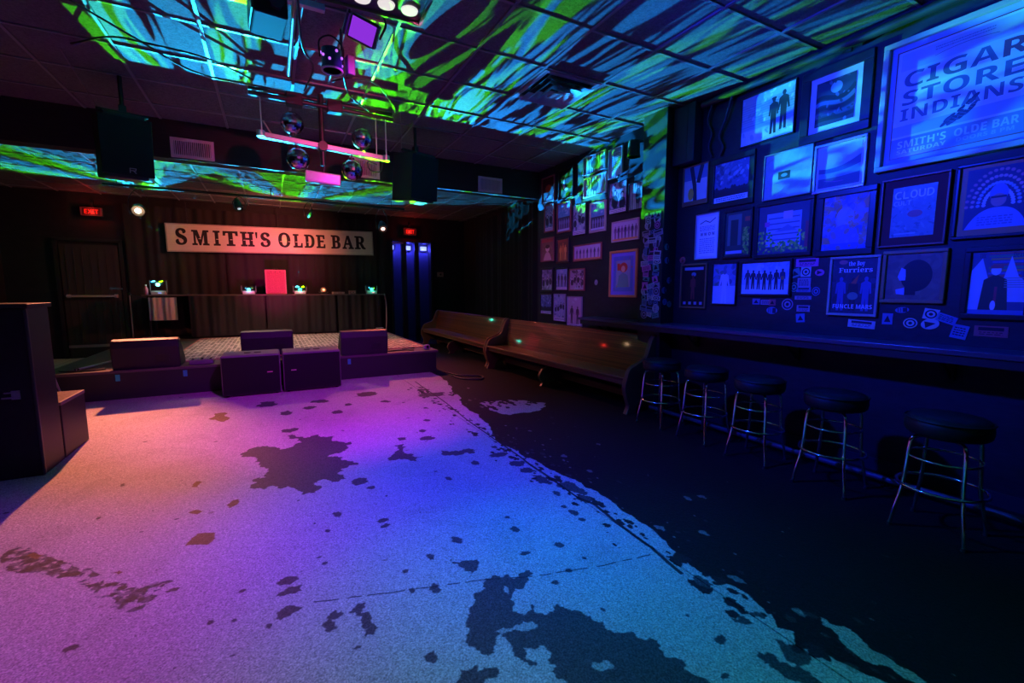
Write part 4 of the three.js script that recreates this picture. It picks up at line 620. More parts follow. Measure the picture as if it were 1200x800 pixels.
// ------------------------------------------------------------------ framed pictures on the wall
const woodFrame = M(0.32, 0.17, 0.07, 0.4), goldFrame = M(0.5, 0.26, 0.07, 0.35), blackFrame = M(0.012, 0.012, 0.018, 0.35), tanFrame = M(0.42, 0.36, 0.32, 0.45), redwood = M(0.26, 0.08, 0.06, 0.4), silverFrame = M(0.5, 0.5, 0.52, 0.3, 0.6), greyFrame = M(0.3, 0.3, 0.32, 0.4);
const rect = (c, col, x, y, w, h) => { c.fillStyle = col; c.fillRect(x, y, w, h); };
const disc = (c, col, x, y, rx, ry = rx, a = 0) => { c.fillStyle = col; c.beginPath(); c.ellipse(x, y, rx, ry, a, 0, 7); c.fill(); };
function figure(c, col, x, foot, h, arms = 0) {   // a standing figure in silhouette
  const u = h / 8; disc(c, col, x, foot - h + u * 0.55, u * 0.42, u * 0.55); c.fillStyle = col; c.beginPath();
  c.moveTo(x - u * 0.25, foot - h + u); c.lineTo(x - u, foot - h + u * 1.5); c.lineTo(x - u * (1.15 + arms), foot - h + u * 3.9); c.lineTo(x - u * (0.8 + arms), foot - h + u * 4); c.lineTo(x - u * 0.7, foot - h + u * 2.6); c.lineTo(x - u * 0.65, foot - h + u * 4.4); c.lineTo(x - u * 0.75, foot); c.lineTo(x - u * 0.2, foot); c.lineTo(x, foot - h + u * 5); c.lineTo(x + u * 0.2, foot); c.lineTo(x + u * 0.75, foot); c.lineTo(x + u * 0.65, foot - h + u * 4.4); c.lineTo(x + u * 0.7, foot - h + u * 2.6); c.lineTo(x + u * (0.8 + arms), foot - h + u * 4); c.lineTo(x + u * (1.15 + arms), foot - h + u * 3.9); c.lineTo(x + u, foot - h + u * 1.5); c.lineTo(x + u * 0.25, foot - h + u); c.closePath(); c.fill();
}
function words(c, s, x, y, w, h, col, font = 'bold', fam = 'sans-serif') { c.save(); c.fillStyle = col; c.font = `${font} 100px ${fam}`; const m = c.measureText(s).width; c.translate(x, y + h); c.scale(w / m, h / 74); c.fillText(s, 0, 0); c.restore(); }
function mottle(c, w, h, cols, n, size, r) { for (let i = 0; i < n; i++) { c.globalAlpha = 0.25 + r() * 0.5; disc(c, cols[Math.floor(r() * cols.length)], r() * w, r() * h, size * (0.3 + r()), size * (0.2 + r() * 0.6), r() * 3); } c.globalAlpha = 1; }
function lines(c, x, y, w, n, gap, col, r) { for (let i = 0; i < n; i++) { let q = x; while (q < x + w) { const l = 3 + r() * 10; rect(c, col, q, y + i * gap, Math.min(l, x + w - q), gap * 0.45); q += l + 3; } } }
const ART = {
  twoFigures(c, w, h, r) { rect(c, '#9fb3c8', 0, 0, w, h); for (let i = 0; i < 14; i++) rect(c, `rgba(60,80,110,${0.1 + r() * 0.2})`, 0, h * (0.15 + i * 0.05), w, 2 + r() * 4); rect(c, '#c9d6de', 0, h * 0.7, w, h * 0.3); mottle(c, w, h * 1.0, ['#dfe8ee', '#7f94a8'], 60, 10, r); figure(c, '#1c2636', w * 0.62, h * 0.9, h * 0.72); figure(c, '#1f2a3c', w * 0.8, h * 0.86, h * 0.76, 0.2); disc(c, '#1c2636', w * 0.62, h * 0.2, w * 0.05, 4); },
  moonWave(c, w, h, r) { rect(c, '#273349', 0, 0, w, h); disc(c, '#8fa0bd', w * 0.52, h * 0.2, w * 0.15); for (let i = 0; i < 5; i++) { c.strokeStyle = ['#10151f', '#5c6f92', '#151c2a', '#3c4b68', '#0d1119'][i]; c.lineWidth = h * 0.09; c.beginPath(); c.moveTo(0, h * (0.4 + i * 0.12)); c.bezierCurveTo(w * 0.3, h * (0.2 + i * 0.15), w * 0.6, h * (0.7 + i * 0.06), w, h * (0.25 + i * 0.15)); c.stroke(); } mottle(c, w, h, ['#0b0f18', '#6b7da0'], 25, 12, r); },
  legs(c, w, h, r) { rect(c, '#bcd0d8', 0, 0, w, h); rect(c, '#5a7fae', 0, 0, w, h * 0.35); c.strokeStyle = '#1d2440'; c.lineWidth = w * 0.16; c.beginPath(); c.moveTo(w * 0.3, 0); c.lineTo(w * 0.45, h * 0.5); c.lineTo(w * 0.5, h); c.moveTo(w * 0.75, 0); c.lineTo(w * 0.6, h * 0.45); c.stroke(); disc(c, '#d8c04a', w * 0.3, h * 0.72, w * 0.12, h * 0.16); rect(c, '#8c5b3c', 0, h * 0.9, w, h * 0.1); },
  crowd(c, w, h, r) { rect(c, '#506a96', 0, 0, w, h); mottle(c, w, h * 0.55, ['#a6bbdd', '#2a3a5c', '#7890bb'], 60, 14, r); for (let i = 0; i < 16; i++) disc(c, '#18203a', w * (i / 15), h * (0.66 + r() * 0.08), w * 0.045, h * 0.07); rect(c, '#131a30', 0, h * 0.72, w, h * 0.14); rect(c, '#d7dfe8', 0, h * 0.86, w, h * 0.14); lines(c, w * 0.06, h * 0.89, w * 0.85, 2, h * 0.05, '#33435f', r); },
  plain(c, w, h, r) { rect(c, '#8fa3a8', 0, 0, w, h); mottle(c, w, h, ['#9db0b4', '#849a9f'], 40, 30, r); rect(c, '#10141c', w * 0.3, h * 0.42, w * 0.26, h * 0.17); disc(c, '#7c8ea0', w * 0.43, h * 0.5, w * 0.07, h * 0.04); },
  hills(c, w, h, r) { rect(c, '#a9bdd2', 0, 0, w, h); c.fillStyle = '#3b4f78'; c.beginPath(); c.moveTo(0, h * 0.5); c.quadraticCurveTo(w * 0.5, h * 0.62, w, h * 0.3); c.lineTo(w, h); c.lineTo(0, h); c.fill(); c.fillStyle = '#7fa0a8'; c.beginPath(); c.moveTo(0, h * 0.62); c.quadraticCurveTo(w * 0.5, h * 0.7, w, h * 0.52); c.lineTo(w, h * 0.72); c.quadraticCurveTo(w * 0.5, h * 0.8, 0, h * 0.76); c.fill(); c.strokeStyle = '#b45a9a'; c.lineWidth = 3; c.beginPath(); c.moveTo(w * 0.15, h * 0.82); c.quadraticCurveTo(w * 0.4, h * 0.9, w * 0.62, h * 0.88); c.stroke(); },
  cigar(c, w, h, r) {
    rect(c, '#d5dbe0', 0, 0, w, h); rect(c, '#b9c6cf', w * 0.03, h * 0.02, w * 0.94, h * 0.16); c.strokeStyle = '#5b6c7f'; c.lineWidth = 4; c.beginPath(); c.moveTo(w * 0.3, h * 0.13); c.quadraticCurveTo(w * 0.5, h * 0.08, w * 0.75, h * 0.12); c.stroke(); lines(c, w * 0.3, h * 0.05, w * 0.42, 2, h * 0.022, '#7d8da0', r);
    const big = (s, y, hh) => { words(c, s, w * 0.05 + 4, y + 4, w * 0.9, hh, '#f2f6f8'); words(c, s, w * 0.05, y, w * 0.9, hh, '#51677c'); };
    big('CIGAR', h * 0.20, h * 0.145); big('STORE', h * 0.375, h * 0.135); big('INDIANS', h * 0.54, h * 0.115);
    words(c, 'R', w * 0.76, h * 0.20, w * 0.19, h * 0.145, '#7a4a55');
    rect(c, '#9fb4c4', 0, h * 0.70, w, h * 0.10); mottle(c, w, h, [], 0, 1, r); for (let i = 0; i < 26; i++) { const x = w * (0.40 + r() * 0.25); disc(c, ['#1f2c44', '#33425e', '#22314c'][i % 3], x, h * (0.83 - (x / w - 0.38) * 0.75 + (r() - 0.5) * 0.09), w * 0.035, h * 0.014, -0.7); } for (let i = 0; i < 7; i++) { c.strokeStyle = '#6d839c'; c.lineWidth = 2; c.beginPath(); c.moveTo(w * (0.46 + i * 0.02), h * (0.76 - i * 0.02)); c.lineTo(w * (0.52 + i * 0.02), h * (0.79 - i * 0.02)); c.stroke(); }
    rect(c, '#75899a', 0, h * 0.82, w, h * 0.18); words(c, "SMITH'S", w * 0.05, h * 0.845, w * 0.40, h * 0.07, '#e9f0f4'); words(c, 'OLDE BAR', w * 0.5, h * 0.845, w * 0.44, h * 0.07, '#b9c8d6'); words(c, 'SATURDAY', w * 0.05, h * 0.93, w * 0.4, h * 0.04, '#dbe5ec'); words(c, 'DOORS 8 PM', w * 0.52, h * 0.93, w * 0.4, h * 0.035, '#9db0c4');
  },
  flyer(c, w, h, r) { rect(c, '#cfd8e6', 0, 0, w, h); rect(c, '#e8eef6', w * 0.08, h * 0.05, w * 0.84, h * 0.9); c.strokeStyle = '#3a486a'; c.lineWidth = 4; c.beginPath(); c.moveTo(w * 0.15, h * 0.2); c.lineTo(w * 0.4, h * 0.14); c.lineTo(w * 0.6, h * 0.19); c.lineTo(w * 0.85, h * 0.1); c.stroke(); lines(c, w * 0.14, h * 0.26, w * 0.7, 4, h * 0.03, '#6b7ba0', r); for (const x of [0.18, 0.35, 0.53, 0.7]) words(c, 'WO'[Math.floor(r() * 2)], w * x, h * 0.4, w * 0.13, h * 0.08, '#2b3658'); lines(c, w * 0.14, h * 0.54, w * 0.7, 8, h * 0.045, '#7e8db0', r); },
  doorway(c, w, h, r) { rect(c, '#2a3f3c', 0, 0, w, h); rect(c, '#56706c', w * 0.1, h * 0.06, w * 0.55, h * 0.7); rect(c, '#203430', w * 0.22, h * 0.18, w * 0.3, h * 0.58); rect(c, '#c04d3a', w * 0.78, h * 0.14, w * 0.2, h * 0.1); mottle(c, w * 0.3, h, [], 0, 1, r); for (let i = 0; i < 60; i++) disc(c, ['#76c83a', '#3f9a2a', '#a8d050'][i % 3], w * (0.72 + r() * 0.24), h * (0.38 + r() * 0.58), 4, 7, r() * 3); rect(c, '#9fb0c6', w * 0.05, h * 0.88, w * 0.66, h * 0.07); },
  house(c, w, h, r) { rect(c, '#33415e', 0, 0, w, h); rect(c, '#9aa6cc', w * 0.17, h * 0.17, w * 0.68, h * 0.68); for (let i = 0; i < 5; i++) rect(c, '#5a668c', w * 0.2, h * (0.26 + i * 0.11), w * 0.62, h * 0.03); rect(c, '#dca8b4', w * 0.5, h * 0.15, w * 0.18, h * 0.16); c.fillStyle = '#6d7ba4'; c.beginPath(); c.moveTo(w * 0.35, h * 0.55); c.lineTo(w * 0.6, h * 0.42); c.lineTo(w * 0.78, h * 0.55); c.fill(); for (let i = 0; i < 150; i++) { const x = r(); disc(c, ['#8fe03c', '#46b43a', '#2f8f4a', '#c9e860'][i % 4], w * x, h * (0.96 - r() * (x < 0.28 || x > 0.8 ? 0.42 : 0.2)), 6, 4, r() * 3); } rect(c, '#a03448', w * 0.93, h * 0.4, w * 0.07, h * 0.5); rect(c, '#b04a9a', w * 0.13, h * 0.33, w * 0.1, h * 0.1); },
  painted(c, w, h, r) { rect(c, '#8d86b8', 0, 0, w, h); mottle(c, w, h, ['#d28a4c', '#6a74c2', '#b39acb', '#e0a060', '#4c5aa8'], 170, 22, r); disc(c, '#a9a6d8', w * 0.5, h * 0.42, w * 0.2, h * 0.2); disc(c, '#7c78b8', w * 0.5, h * 0.78, w * 0.32, h * 0.24); rect(c, '#4e62c0', 0, h * 0.88, w, h * 0.12); mottle(c, w, h, ['#dd9a58', '#8f97d8'], 50, 12, r); },
  slim(c, w, h, r) { rect(c, '#0b0c12', 0, 0, w, h); rect(c, '#8fa0c8', w * 0.1, h * 0.05, w * 0.8, h * 0.07); disc(c, '#6b7fb0', w * 0.5, h * 0.22, w * 0.1, h * 0.05); figure(c, '#7e2c30', w * 0.48, h * 0.82, h * 0.58); for (let i = 0; i < 4; i++) rect(c, '#8fa0c8', w * (0.08 + i * 0.23), h * 0.88, w * 0.12, h * 0.07); },
  singer(c, w, h, r) { rect(c, '#6c86b4', 0, 0, w, h); mottle(c, w, h * 0.6, ['#2d4270', '#5876a8', '#3d7a5a'], 40, 18, r); rect(c, '#aebfdc', 0, h * 0.55, w, h * 0.45); figure(c, '#c3d0e6', w * 0.5, h * 0.98, h * 0.85, 0.3); disc(c, '#51658e', w * 0.5, h * 0.2, w * 0.08, h * 0.07); },
  group(c, w, h, r) { rect(c, '#9fb6d8', 0, 0, w, h); rect(c, '#bccde2', 0, h * 0.7, w, h * 0.3); mottle(c, w, h * 0.4, ['#7b98c4', '#c8d8ea'], 30, 18, r); for (let i = 0; i < 7; i++) figure(c, i % 2 ? '#1a2238' : '#2c3450', w * (0.13 + i * 0.122), h * (0.84 + r() * 0.04), h * (0.56 + r() * 0.1), r() * 0.4); disc(c, '#a87c40', w * 0.86, h * 0.5, w * 0.03, h * 0.06); },
  furriers(c, w, h, r) { rect(c, '#202a48', 0, 0, w, h); mottle(c, w, h, ['#2c3a68', '#161d36'], 50, 22, r); figure(c, '#3a4f9a', w * 0.22, h * 0.95, h * 0.62); figure(c, '#43589f', w * 0.78, h * 0.95, h * 0.62); figure(c, '#15182c', w * 0.5, h * 0.95, h * 0.6); c.fillStyle = '#c0523a'; c.beginPath(); c.moveTo(w * 0.44, h * 0.45); c.lineTo(w * 0.62, h * 0.28); c.lineTo(w * 0.56, h * 0.46); c.fill(); disc(c, '#5d8a80', w * 0.5, h * 0.68, w * 0.12, h * 0.07); disc(c, '#d06a6a', w * 0.24, h * 0.06, w * 0.1, h * 0.04); words(c, 'the Boy', w * 0.36, h * 0.05, w * 0.36, h * 0.08, '#e0e6f2', 'bold', 'serif'); words(c, 'Furriers', w * 0.14, h * 0.16, w * 0.76, h * 0.09, '#dfe5f2', 'bold', 'serif'); words(c, 'FUNCLE MARS', w * 0.05, h * 0.83, w * 0.9, h * 0.08, '#c6d2ea', 'bold', 'sans-serif'); },
  cloud(c, w, h, r) { rect(c, '#6f93a4', 0, 0, w, h); mottle(c, w, h, ['#5f8698', '#86a8b4', '#4e7486'], 90, 20, r); words(c, 'CLOUD', w * 0.03, h * 0.08, w * 0.92, h * 0.15, '#e3ecf2', 'bold', 'monospace'); words(c, 'CULT', w * 0.03, h * 0.27, w * 0.42, h * 0.09, '#d2dfe8', 'bold', 'monospace'); disc(c, '#a8606a', w * 0.55, h * 0.55, w * 0.17, h * 0.07); mottle(c, w, h, ['#8fb0bb', '#44687a'], 30, 10, r); rect(c, '#9db9c4', w * 0.1, h * 0.92, w * 0.5, h * 0.03); },
  beads(c, w, h, r) { rect(c, '#b87a4c', 0, 0, w, h); rect(c, '#25305c', w * 0.1, h * 0.05, w * 0.9, h * 0.86); for (let k = 0; k < 4; k++) for (let i = 0; i <= 18; i++) { const a = Math.PI * (i / 18), R = 0.46 - k * 0.085; disc(c, ['#c47a8c', '#d8a0a8', '#8fb0c8', '#c4d0e6'][k], w * (0.58 - Math.cos(a) * R), h * (0.58 - Math.sin(a) * R * 1.05), w * 0.032, h * 0.022); } disc(c, '#6c82c8', w * 0.58, h * 0.42, w * 0.13, h * 0.13); disc(c, '#b98a90', w * 0.58, h * 0.52, w * 0.11, h * 0.09); rect(c, '#2c2a3c', w * 0.47, h * 0.46, w * 0.22, h * 0.03); c.fillStyle = '#7f95d4'; c.beginPath(); c.moveTo(w * 0.12, h * 0.91); c.quadraticCurveTo(w * 0.3, h * 0.6, w * 0.58, h * 0.62); c.quadraticCurveTo(w * 0.88, h * 0.6, w, h * 0.91); c.fill(); lines(c, w * 0.3, h * 0.74, w * 0.5, 4, h * 0.035, '#4d63a8', r); },
  silhouette(c, w, h, r) { rect(c, '#7a6258', 0, 0, w, h); mottle(c, w, h, ['#6c544c', '#8a7064'], 60, 24, r); disc(c, '#0a0a14', w * 0.56, h * 0.48, w * 0.28, h * 0.34); c.fillStyle = '#8fa6e0'; c.beginPath(); c.moveTo(w * 0.28, h * 0.3); c.lineTo(w * 0.36, h * 0.34); c.lineTo(w * 0.38, h * 0.58); c.lineTo(w * 0.26, h * 0.58); c.lineTo(w * 0.22, h * 0.5); c.closePath(); c.fill(); c.beginPath(); c.moveTo(w * 0.2, h * 0.78); c.lineTo(w * 0.36, h * 0.74); c.lineTo(w * 0.38, h * 0.9); c.lineTo(w * 0.22, h * 0.88); c.fill(); c.fillStyle = '#0a0a14'; c.fillRect(w * 0.37, h * 0.5, w * 0.2, h * 0.4); mottle(c, w, h * 0.2, [], 0, 1, r); },
  robed(c, w, h, r) { rect(c, '#42507c', 0, 0, w, h); for (let i = 0; i < 9; i++) rect(c, ['#b05a5a', '#4c9a6a', '#c0a050', '#5a62a8'][i % 4], w * (0.3 + r() * 0.1), h * (0.02 + i * 0.045), w * (0.5 + r() * 0.2), h * 0.03); c.fillStyle = '#a9bce2'; c.beginPath(); c.moveTo(0, h); c.lineTo(w * 0.02, h * 0.3); c.lineTo(w * 0.2, h * 0.1); c.lineTo(w * 0.36, h * 0.5); c.lineTo(w * 0.3, h); c.fill(); c.beginPath(); c.moveTo(w * 0.58, h * 0.5); c.lineTo(w * 0.7, h * 0.08); c.lineTo(w * 0.85, h * 0.4); c.lineTo(w, h * 0.5); c.lineTo(w, h * 0.8); c.lineTo(w * 0.62, h * 0.8); c.fill(); c.fillStyle = '#2f3a34'; c.beginPath(); c.moveTo(w * 0.2, h * 0.94); c.lineTo(w * 0.26, h * 0.45); c.lineTo(w * 0.46, h * 0.36); c.lineTo(w * 0.66, h * 0.45); c.lineTo(w * 0.72, h * 0.94); c.fill(); disc(c, '#c0cfe8', w * 0.46, h * 0.3, w * 0.09, h * 0.08); rect(c, '#a0505a', w * 0.36, h * 0.22, w * 0.22, h * 0.05); rect(c, '#b03848', w * 0.46, h * 0.56, w * 0.05, h * 0.26); disc(c, '#dbe6f6', w * 0.46, h * 0.86, w * 0.05, h * 0.08); for (let i = 0; i < 5; i++) rect(c, '#88a0a0', w * 0.62, h * (0.42 + i * 0.035), w * 0.38, h * 0.012); words(c, 'THE', w * 0.14, h * 0.03, w * 0.12, h * 0.07, '#1c2440', 'bold', 'serif'); words(c, 'Dean', w * 0.72, h * 0.03, w * 0.2, h * 0.07, '#1c2440', 'bold', 'serif'); rect(c, '#5c70b4', 0, h * 0.93, w, h * 0.07); },
  portrait(c, w, h, r) { rect(c, '#7a5248', 0, 0, w, h); mottle(c, w, h, ['#8a6256', '#64423c'], 30, 16, r); disc(c, '#d8b8b0', w * 0.5, h * 0.45, w * 0.17, h * 0.15); c.fillStyle = '#c89a98'; c.beginPath(); c.moveTo(w * 0.15, h); c.quadraticCurveTo(w * 0.3, h * 0.6, w * 0.5, h * 0.6); c.quadraticCurveTo(w * 0.7, h * 0.6, w * 0.85, h); c.fill(); disc(c, '#3a2420', w * 0.5, h * 0.36, w * 0.18, h * 0.09); rect(c, '#a83a3a', 0, 0, w, h * 0.16); },
  trio(c, w, h, r) { rect(c, '#6c3a28', 0, 0, w, h); for (let i = 0; i < 3; i++) figure(c, ['#d8843c', '#c06a30', '#e09a50'][i], w * (0.28 + i * 0.22), h * 0.95, h * (0.7 + 0.1 * (i % 2))); rect(c, '#8c3a2c', 0, 0, w, h * 0.12); },
  band(c, w, h, r, seed) { const p = [['#9a8aa8', '#3c3048'], ['#a4b0c8', '#28324a'], ['#b89aa8', '#4a2c3c'], ['#7f9ab0', '#1c2c3c']][seed % 4]; rect(c, p[0], 0, 0, w, h); mottle(c, w, h, [p[0], '#c8c4d0'], 25, 16, r); const n = 2 + seed % 3; for (let i = 0; i < n; i++) figure(c, p[1], w * ((i + 0.7) / (n + 0.4)), h * 0.86, h * (0.55 + r() * 0.15), r() * 0.5); rect(c, '#d9d8e0', 0, h * 0.88, w, h * 0.12); lines(c, w * 0.06, h * 0.9, w * 0.86, 2, h * 0.045, p[1], r); },
  busts(c, w, h, r, seed) { const p = [['#8a7f98', '#2c2434', '#c8a8a8'], ['#90a0b8', '#1c2838', '#b8b0b8'], ['#a88a98', '#38202c', '#d8b4a8'], ['#6f8aa0', '#141f2c', '#a8b4b8']][seed % 4]; rect(c, p[0], 0, 0, w, h); mottle(c, w, h, [p[0], p[1], '#b8b4c0'], 60, w * 0.12, r); const n = 2 + seed % 3; for (let i = 0; i < n; i++) { const x = w * ((i + 0.6 + (r() - 0.5) * 0.3) / (n + 0.2)), y = h * (0.4 + (r() - 0.5) * 0.18), u = Math.min(w / n, h) * 0.3; disc(c, p[1], x, y + u * 2.3, u * 1.25, u * 1.7); disc(c, p[1], x, y - u * 0.1, u * 0.62, u * 0.78); disc(c, p[2], x, y + u * 0.1, u * 0.45, u * 0.58); } mottle(c, w, h, [p[0], p[1]], 18, w * 0.06, r); if (seed % 2) { rect(c, '#d2d0da', 0, h * 0.87, w, h * 0.13); lines(c, w * 0.06, h * 0.9, w * 0.86, 2, h * 0.045, p[1], r); } },
  sky(c, w, h, r) { rect(c, '#5f9ac0', 0, 0, w, h); mottle(c, w, h * 0.4, ['#bfe0ee', '#3f80b0'], 30, 14, r); rect(c, '#39324c', 0, h * 0.48, w, h * 0.52); for (let i = 0; i < 5; i++) figure(c, '#8d84b4', w * (0.15 + i * 0.18), h * 0.92, h * 0.38); rect(c, '#b8b8d8', 0, h * 0.9, w, h * 0.08); },
  wide(c, w, h, r) { rect(c, '#b8a8c4', 0, 0, w, h); for (let i = 0; i < 7; i++) figure(c, i % 2 ? '#3c3050' : '#6a4c70', w * (0.1 + i * 0.135), h * 0.92, h * 0.72, 0.2); rect(c, '#c88a50', 0, h * 0.9, w, h * 0.1); },
  fighter(c, w, h, r) { rect(c, '#4a6ab0', 0, 0, w, h); rect(c, '#7d8fa4', w * 0.14, h * 0.12, w * 0.72, h * 0.76); disc(c, '#a83a30', w * 0.52, h * 0.32, w * 0.2, h * 0.14); disc(c, '#c89a80', w * 0.5, h * 0.36, w * 0.1, h * 0.09); c.fillStyle = '#5f8f86'; c.beginPath(); c.moveTo(w * 0.2, h * 0.88); c.lineTo(w * 0.28, h * 0.55); c.lineTo(w * 0.5, h * 0.46); c.lineTo(w * 0.74, h * 0.55); c.lineTo(w * 0.8, h * 0.88); c.fill(); rect(c, '#b04030', w * 0.2, h * 0.2, w * 0.14, h * 0.2); mottle(c, w, h, ['#b05040', '#6f9a90'], 14, 8, r); },
  crescent(c, w, h, r) { rect(c, '#0c0c12', 0, 0, w, h); disc(c, '#cfc6d8', w * 0.5, h * 0.5, w * 0.26, h * 0.24); disc(c, '#0c0c12', w * 0.64, h * 0.43, w * 0.27, h * 0.26); },
  dusk(c, w, h, r) { rect(c, '#4a1c18', 0, 0, w, h); disc(c, '#c05030', w * 0.5, h * 0.45, w * 0.26, h * 0.16); rect(c, '#8a7a9a', w * 0.3, h * 0.78, w * 0.5, h * 0.14); },
  curtainPhoto(c, w, h, r) { rect(c, '#7f9a98', 0, 0, w, h); for (let i = 0; i < 16; i++) { c.strokeStyle = i % 2 ? '#33474c' : '#b8ccc8'; c.lineWidth = 4 + r() * 5; c.beginPath(); const x = w * i / 15; c.moveTo(x, 0); c.quadraticCurveTo(x + (r() - 0.5) * 40, h * 0.5, x + (r() - 0.5) * 20, h); c.stroke(); } disc(c, '#23343c', w * 0.5, h * 0.5, w * 0.16, h * 0.3); },
  bill(c, w, h, r) { rect(c, '#8ba4d8', 0, 0, w, h); rect(c, '#a8bce4', w * 0.12, h * 0.1, w * 0.76, h * 0.76); lines(c, w * 0.18, h * 0.16, w * 0.64, 10, h * 0.06, '#2c3c74', r); },
};
let artSeed = 900;
function picture(at, label, o) {
  const [z0, z1, y0, y1] = at, w = z1 - z0, h = y1 - y0, f = o.f ?? 0.02, m = o.mat ?? 0, t = thing('framed_picture', label, 'picture', [XR - 0.002, (y0 + y1) / 2, (z0 + z1) / 2], -Math.PI / 2, o.group);
  if (o.tilt) t.rotation.order = 'YXZ', t.rotation.x = o.tilt;
  const d = o.d ?? 0.028, fm = o.frame ?? blackFrame, iw = w - 2 * f, ih = h - 2 * f;
  const mk = (a, b, x, y) => box(a, b, d, x, y, d / 2, Math.min(0.006, f * 0.3));
  obj('frame', [mk(w, f, 0, h / 2 - f / 2), mk(w, f, 0, -h / 2 + f / 2), mk(f, ih, -w / 2 + f / 2, 0), mk(f, ih, w / 2 - f / 2, 0)], fm, t);
  obj('backing', box(iw, ih, 0.006, 0, 0, 0.004), M(0.03, 0.03, 0.03, 0.9), t);
  if (m) obj('mat_board', box(iw, ih, 0.003, 0, 0, 0.0085), o.matMat ?? M(0.6, 0.6, 0.62, 0.8), t);
  if (o.inner) obj('inner_rim', [box(iw - 2 * m + 0.012, 0.006, 0.006, 0, ih / 2 - m + 0.003, 0.012), box(iw - 2 * m + 0.012, 0.006, 0.006, 0, -ih / 2 + m - 0.003, 0.012), box(0.006, ih - 2 * m, 0.006, -iw / 2 + m - 0.003, 0, 0.012), box(0.006, ih - 2 * m, 0.006, iw / 2 - m + 0.003, 0, 0.012)], o.inner, t);
  const pw = iw - 2 * m, ph = ih - 2 * m, N = o.px ?? 200, cw = Math.round(pw >= ph ? N : N * pw / ph), ch = Math.round(pw >= ph ? N * ph / pw : N), s = ++artSeed;
  const tex = canvasTex(cw, ch, (c, W, Hh) => ART[o.art](c, W, Hh, rng32(s), o.seed ?? s));
  obj('print', new THREE.PlaneGeometry(pw, ph).translate(0, 0, 0.0115), new THREE.MeshPhysicalMaterial({ map: tex, roughness: 0.5, clearcoat: 0.35, clearcoatRoughness: 0.12 }), t);
  return t;
}
const paleMat = M(0.62, 0.6, 0.62, 0.8), wineMat = M(0.11, 0.02, 0.035, 0.8), blueMat = M(0.35, 0.38, 0.6, 0.8);
picture([-3.18, -2.62, 2.96, 3.45], 'pale poster of two dark standing figures below the conduit', { art: 'twoFigures', f: 0.012 });
picture([-2.57, -2.01, 2.82, 3.44], 'black framed picture of a moon over waves with white mat', { art: 'moonWave', f: 0.075, mat: 0.05, matMat: paleMat });
picture([-3.89, -3.54, 2.48, 2.93], 'thin framed print of dark legs beside the pillar', { art: 'legs', f: 0.012, frame: woodFrame });
picture([-3.52, -2.99, 2.39, 2.92], 'black framed concert crowd photograph with a white caption strip', { art: 'crowd', f: 0.06 });
picture([-2.89, -2.43, 2.38, 2.815], 'plain grey green panel with one small dark plaque', { art: 'plain', f: 0.01, frame: greyFrame });
picture([-2.42, -2.01, 2.36, 2.78], 'silver framed landscape of hills with a magenta streak', { art: 'hills', f: 0.022, frame: silverFrame, mat: 0.02 });
picture([-1.94, -1.02, 2.44, 3.40], 'big framed CIGAR STORE INDIANS gig poster, largest on the wall', { art: 'cigar', f: 0.04, mat: 0.05, matMat: blueMat, inner: redwood, frame: tanFrame, px: 900, d: 0.045 });
picture([-3.68, -3.37, 1.85, 2.36], 'white gig flyer with dense small text beside the pillar', { art: 'flyer', f: 0.01, frame: silverFrame });
picture([-3.32, -2.98, 1.84, 2.35], 'black framed poster of a doorway with green leaves at one side', { art: 'doorway', f: 0.025 });
picture([-2.95, -2.39, 1.82, 2.36], 'black framed house collage with green shrubs and a pink square', { art: 'house', f: 0.035 });
picture([-2.36, -1.91, 1.80, 2.36], 'black framed painted portrait in orange and lilac patches', { art: 'painted', f: 0.05 });
picture([-3.87, -3.50, 1.29, 1.81], 'slim black poster with one red figure in thin wood frame', { art: 'slim', f: 0.018, frame: woodFrame });
picture([-3.43, -3.12, 1.34, 1.80], 'blue print of a single pale singer above the ledge', { art: 'singer', f: 0.012 });
picture([-3.09, -2.55, 1.44, 1.80], 'wide black framed photograph of a standing group in a row', { art: 'group', f: 0.022 });
picture([-2.22, -1.84, 1.28, 1.79], 'tan framed dark band poster lettered at top and bottom', { art: 'furriers', f: 0.022, frame: tanFrame, px: 360 });
picture([-1.88, -1.46, 1.84, 2.37], 'CLOUD CULT poster in a wide wine red mat', { art: 'cloud', f: 0.015, mat: 0.06, matMat: wineMat, frame: redwood, px: 360 });
picture([-1.43, -1.04, 1.86, 2.38], 'framed portrait ringed by rows of coloured beads', { art: 'beads', f: 0.022 });
picture([-1.83, -1.43, 1.40, 1.81], 'brown wood framed print of a dark haired head in profile', { art: 'silhouette', f: 0.028, frame: woodFrame, mat: 0.0 });
picture([-1.34, -0.99, 1.30, 1.80], 'dark framed poster of a robed figure between pale mountains', { art: 'robed', f: 0.035 });
// the far group beyond the pillar
picture([-6.98, -6.67, 2.52, 3.00], 'dark narrow band picture, end of the top row in the far group', { art: 'busts', seed: 3, f: 0.025, frame: redwood });
picture([-6.57, -6.17, 2.46, 2.96], 'far group picture with bright blue sky and pale strip below', { art: 'sky', f: 0.022, frame: redwood });
picture([-6.12, -5.76, 2.37, 2.86], 'pale far group band picture beside the sky picture', { art: 'busts', seed: 1, f: 0.015 });
picture([-5.67, -5.29, 2.37, 2.82], 'far group picture in a pale frame, nearest the pillar in its row', { art: 'sky', f: 0.028, frame: tanFrame });
picture([-5.15, -4.60, 2.18, 2.47], 'wide band photograph above the gold framed portrait', { art: 'wide', f: 0.02, frame: tanFrame });
picture([-7.09, -6.66, 2.01, 2.43], 'red toned portrait in a dark frame in the far group', { art: 'portrait', f: 0.022, frame: redwood });
picture([-6.58, -6.20, 1.96, 2.38], 'orange toned print of three figures in the far group', { art: 'trio', f: 0.03 });
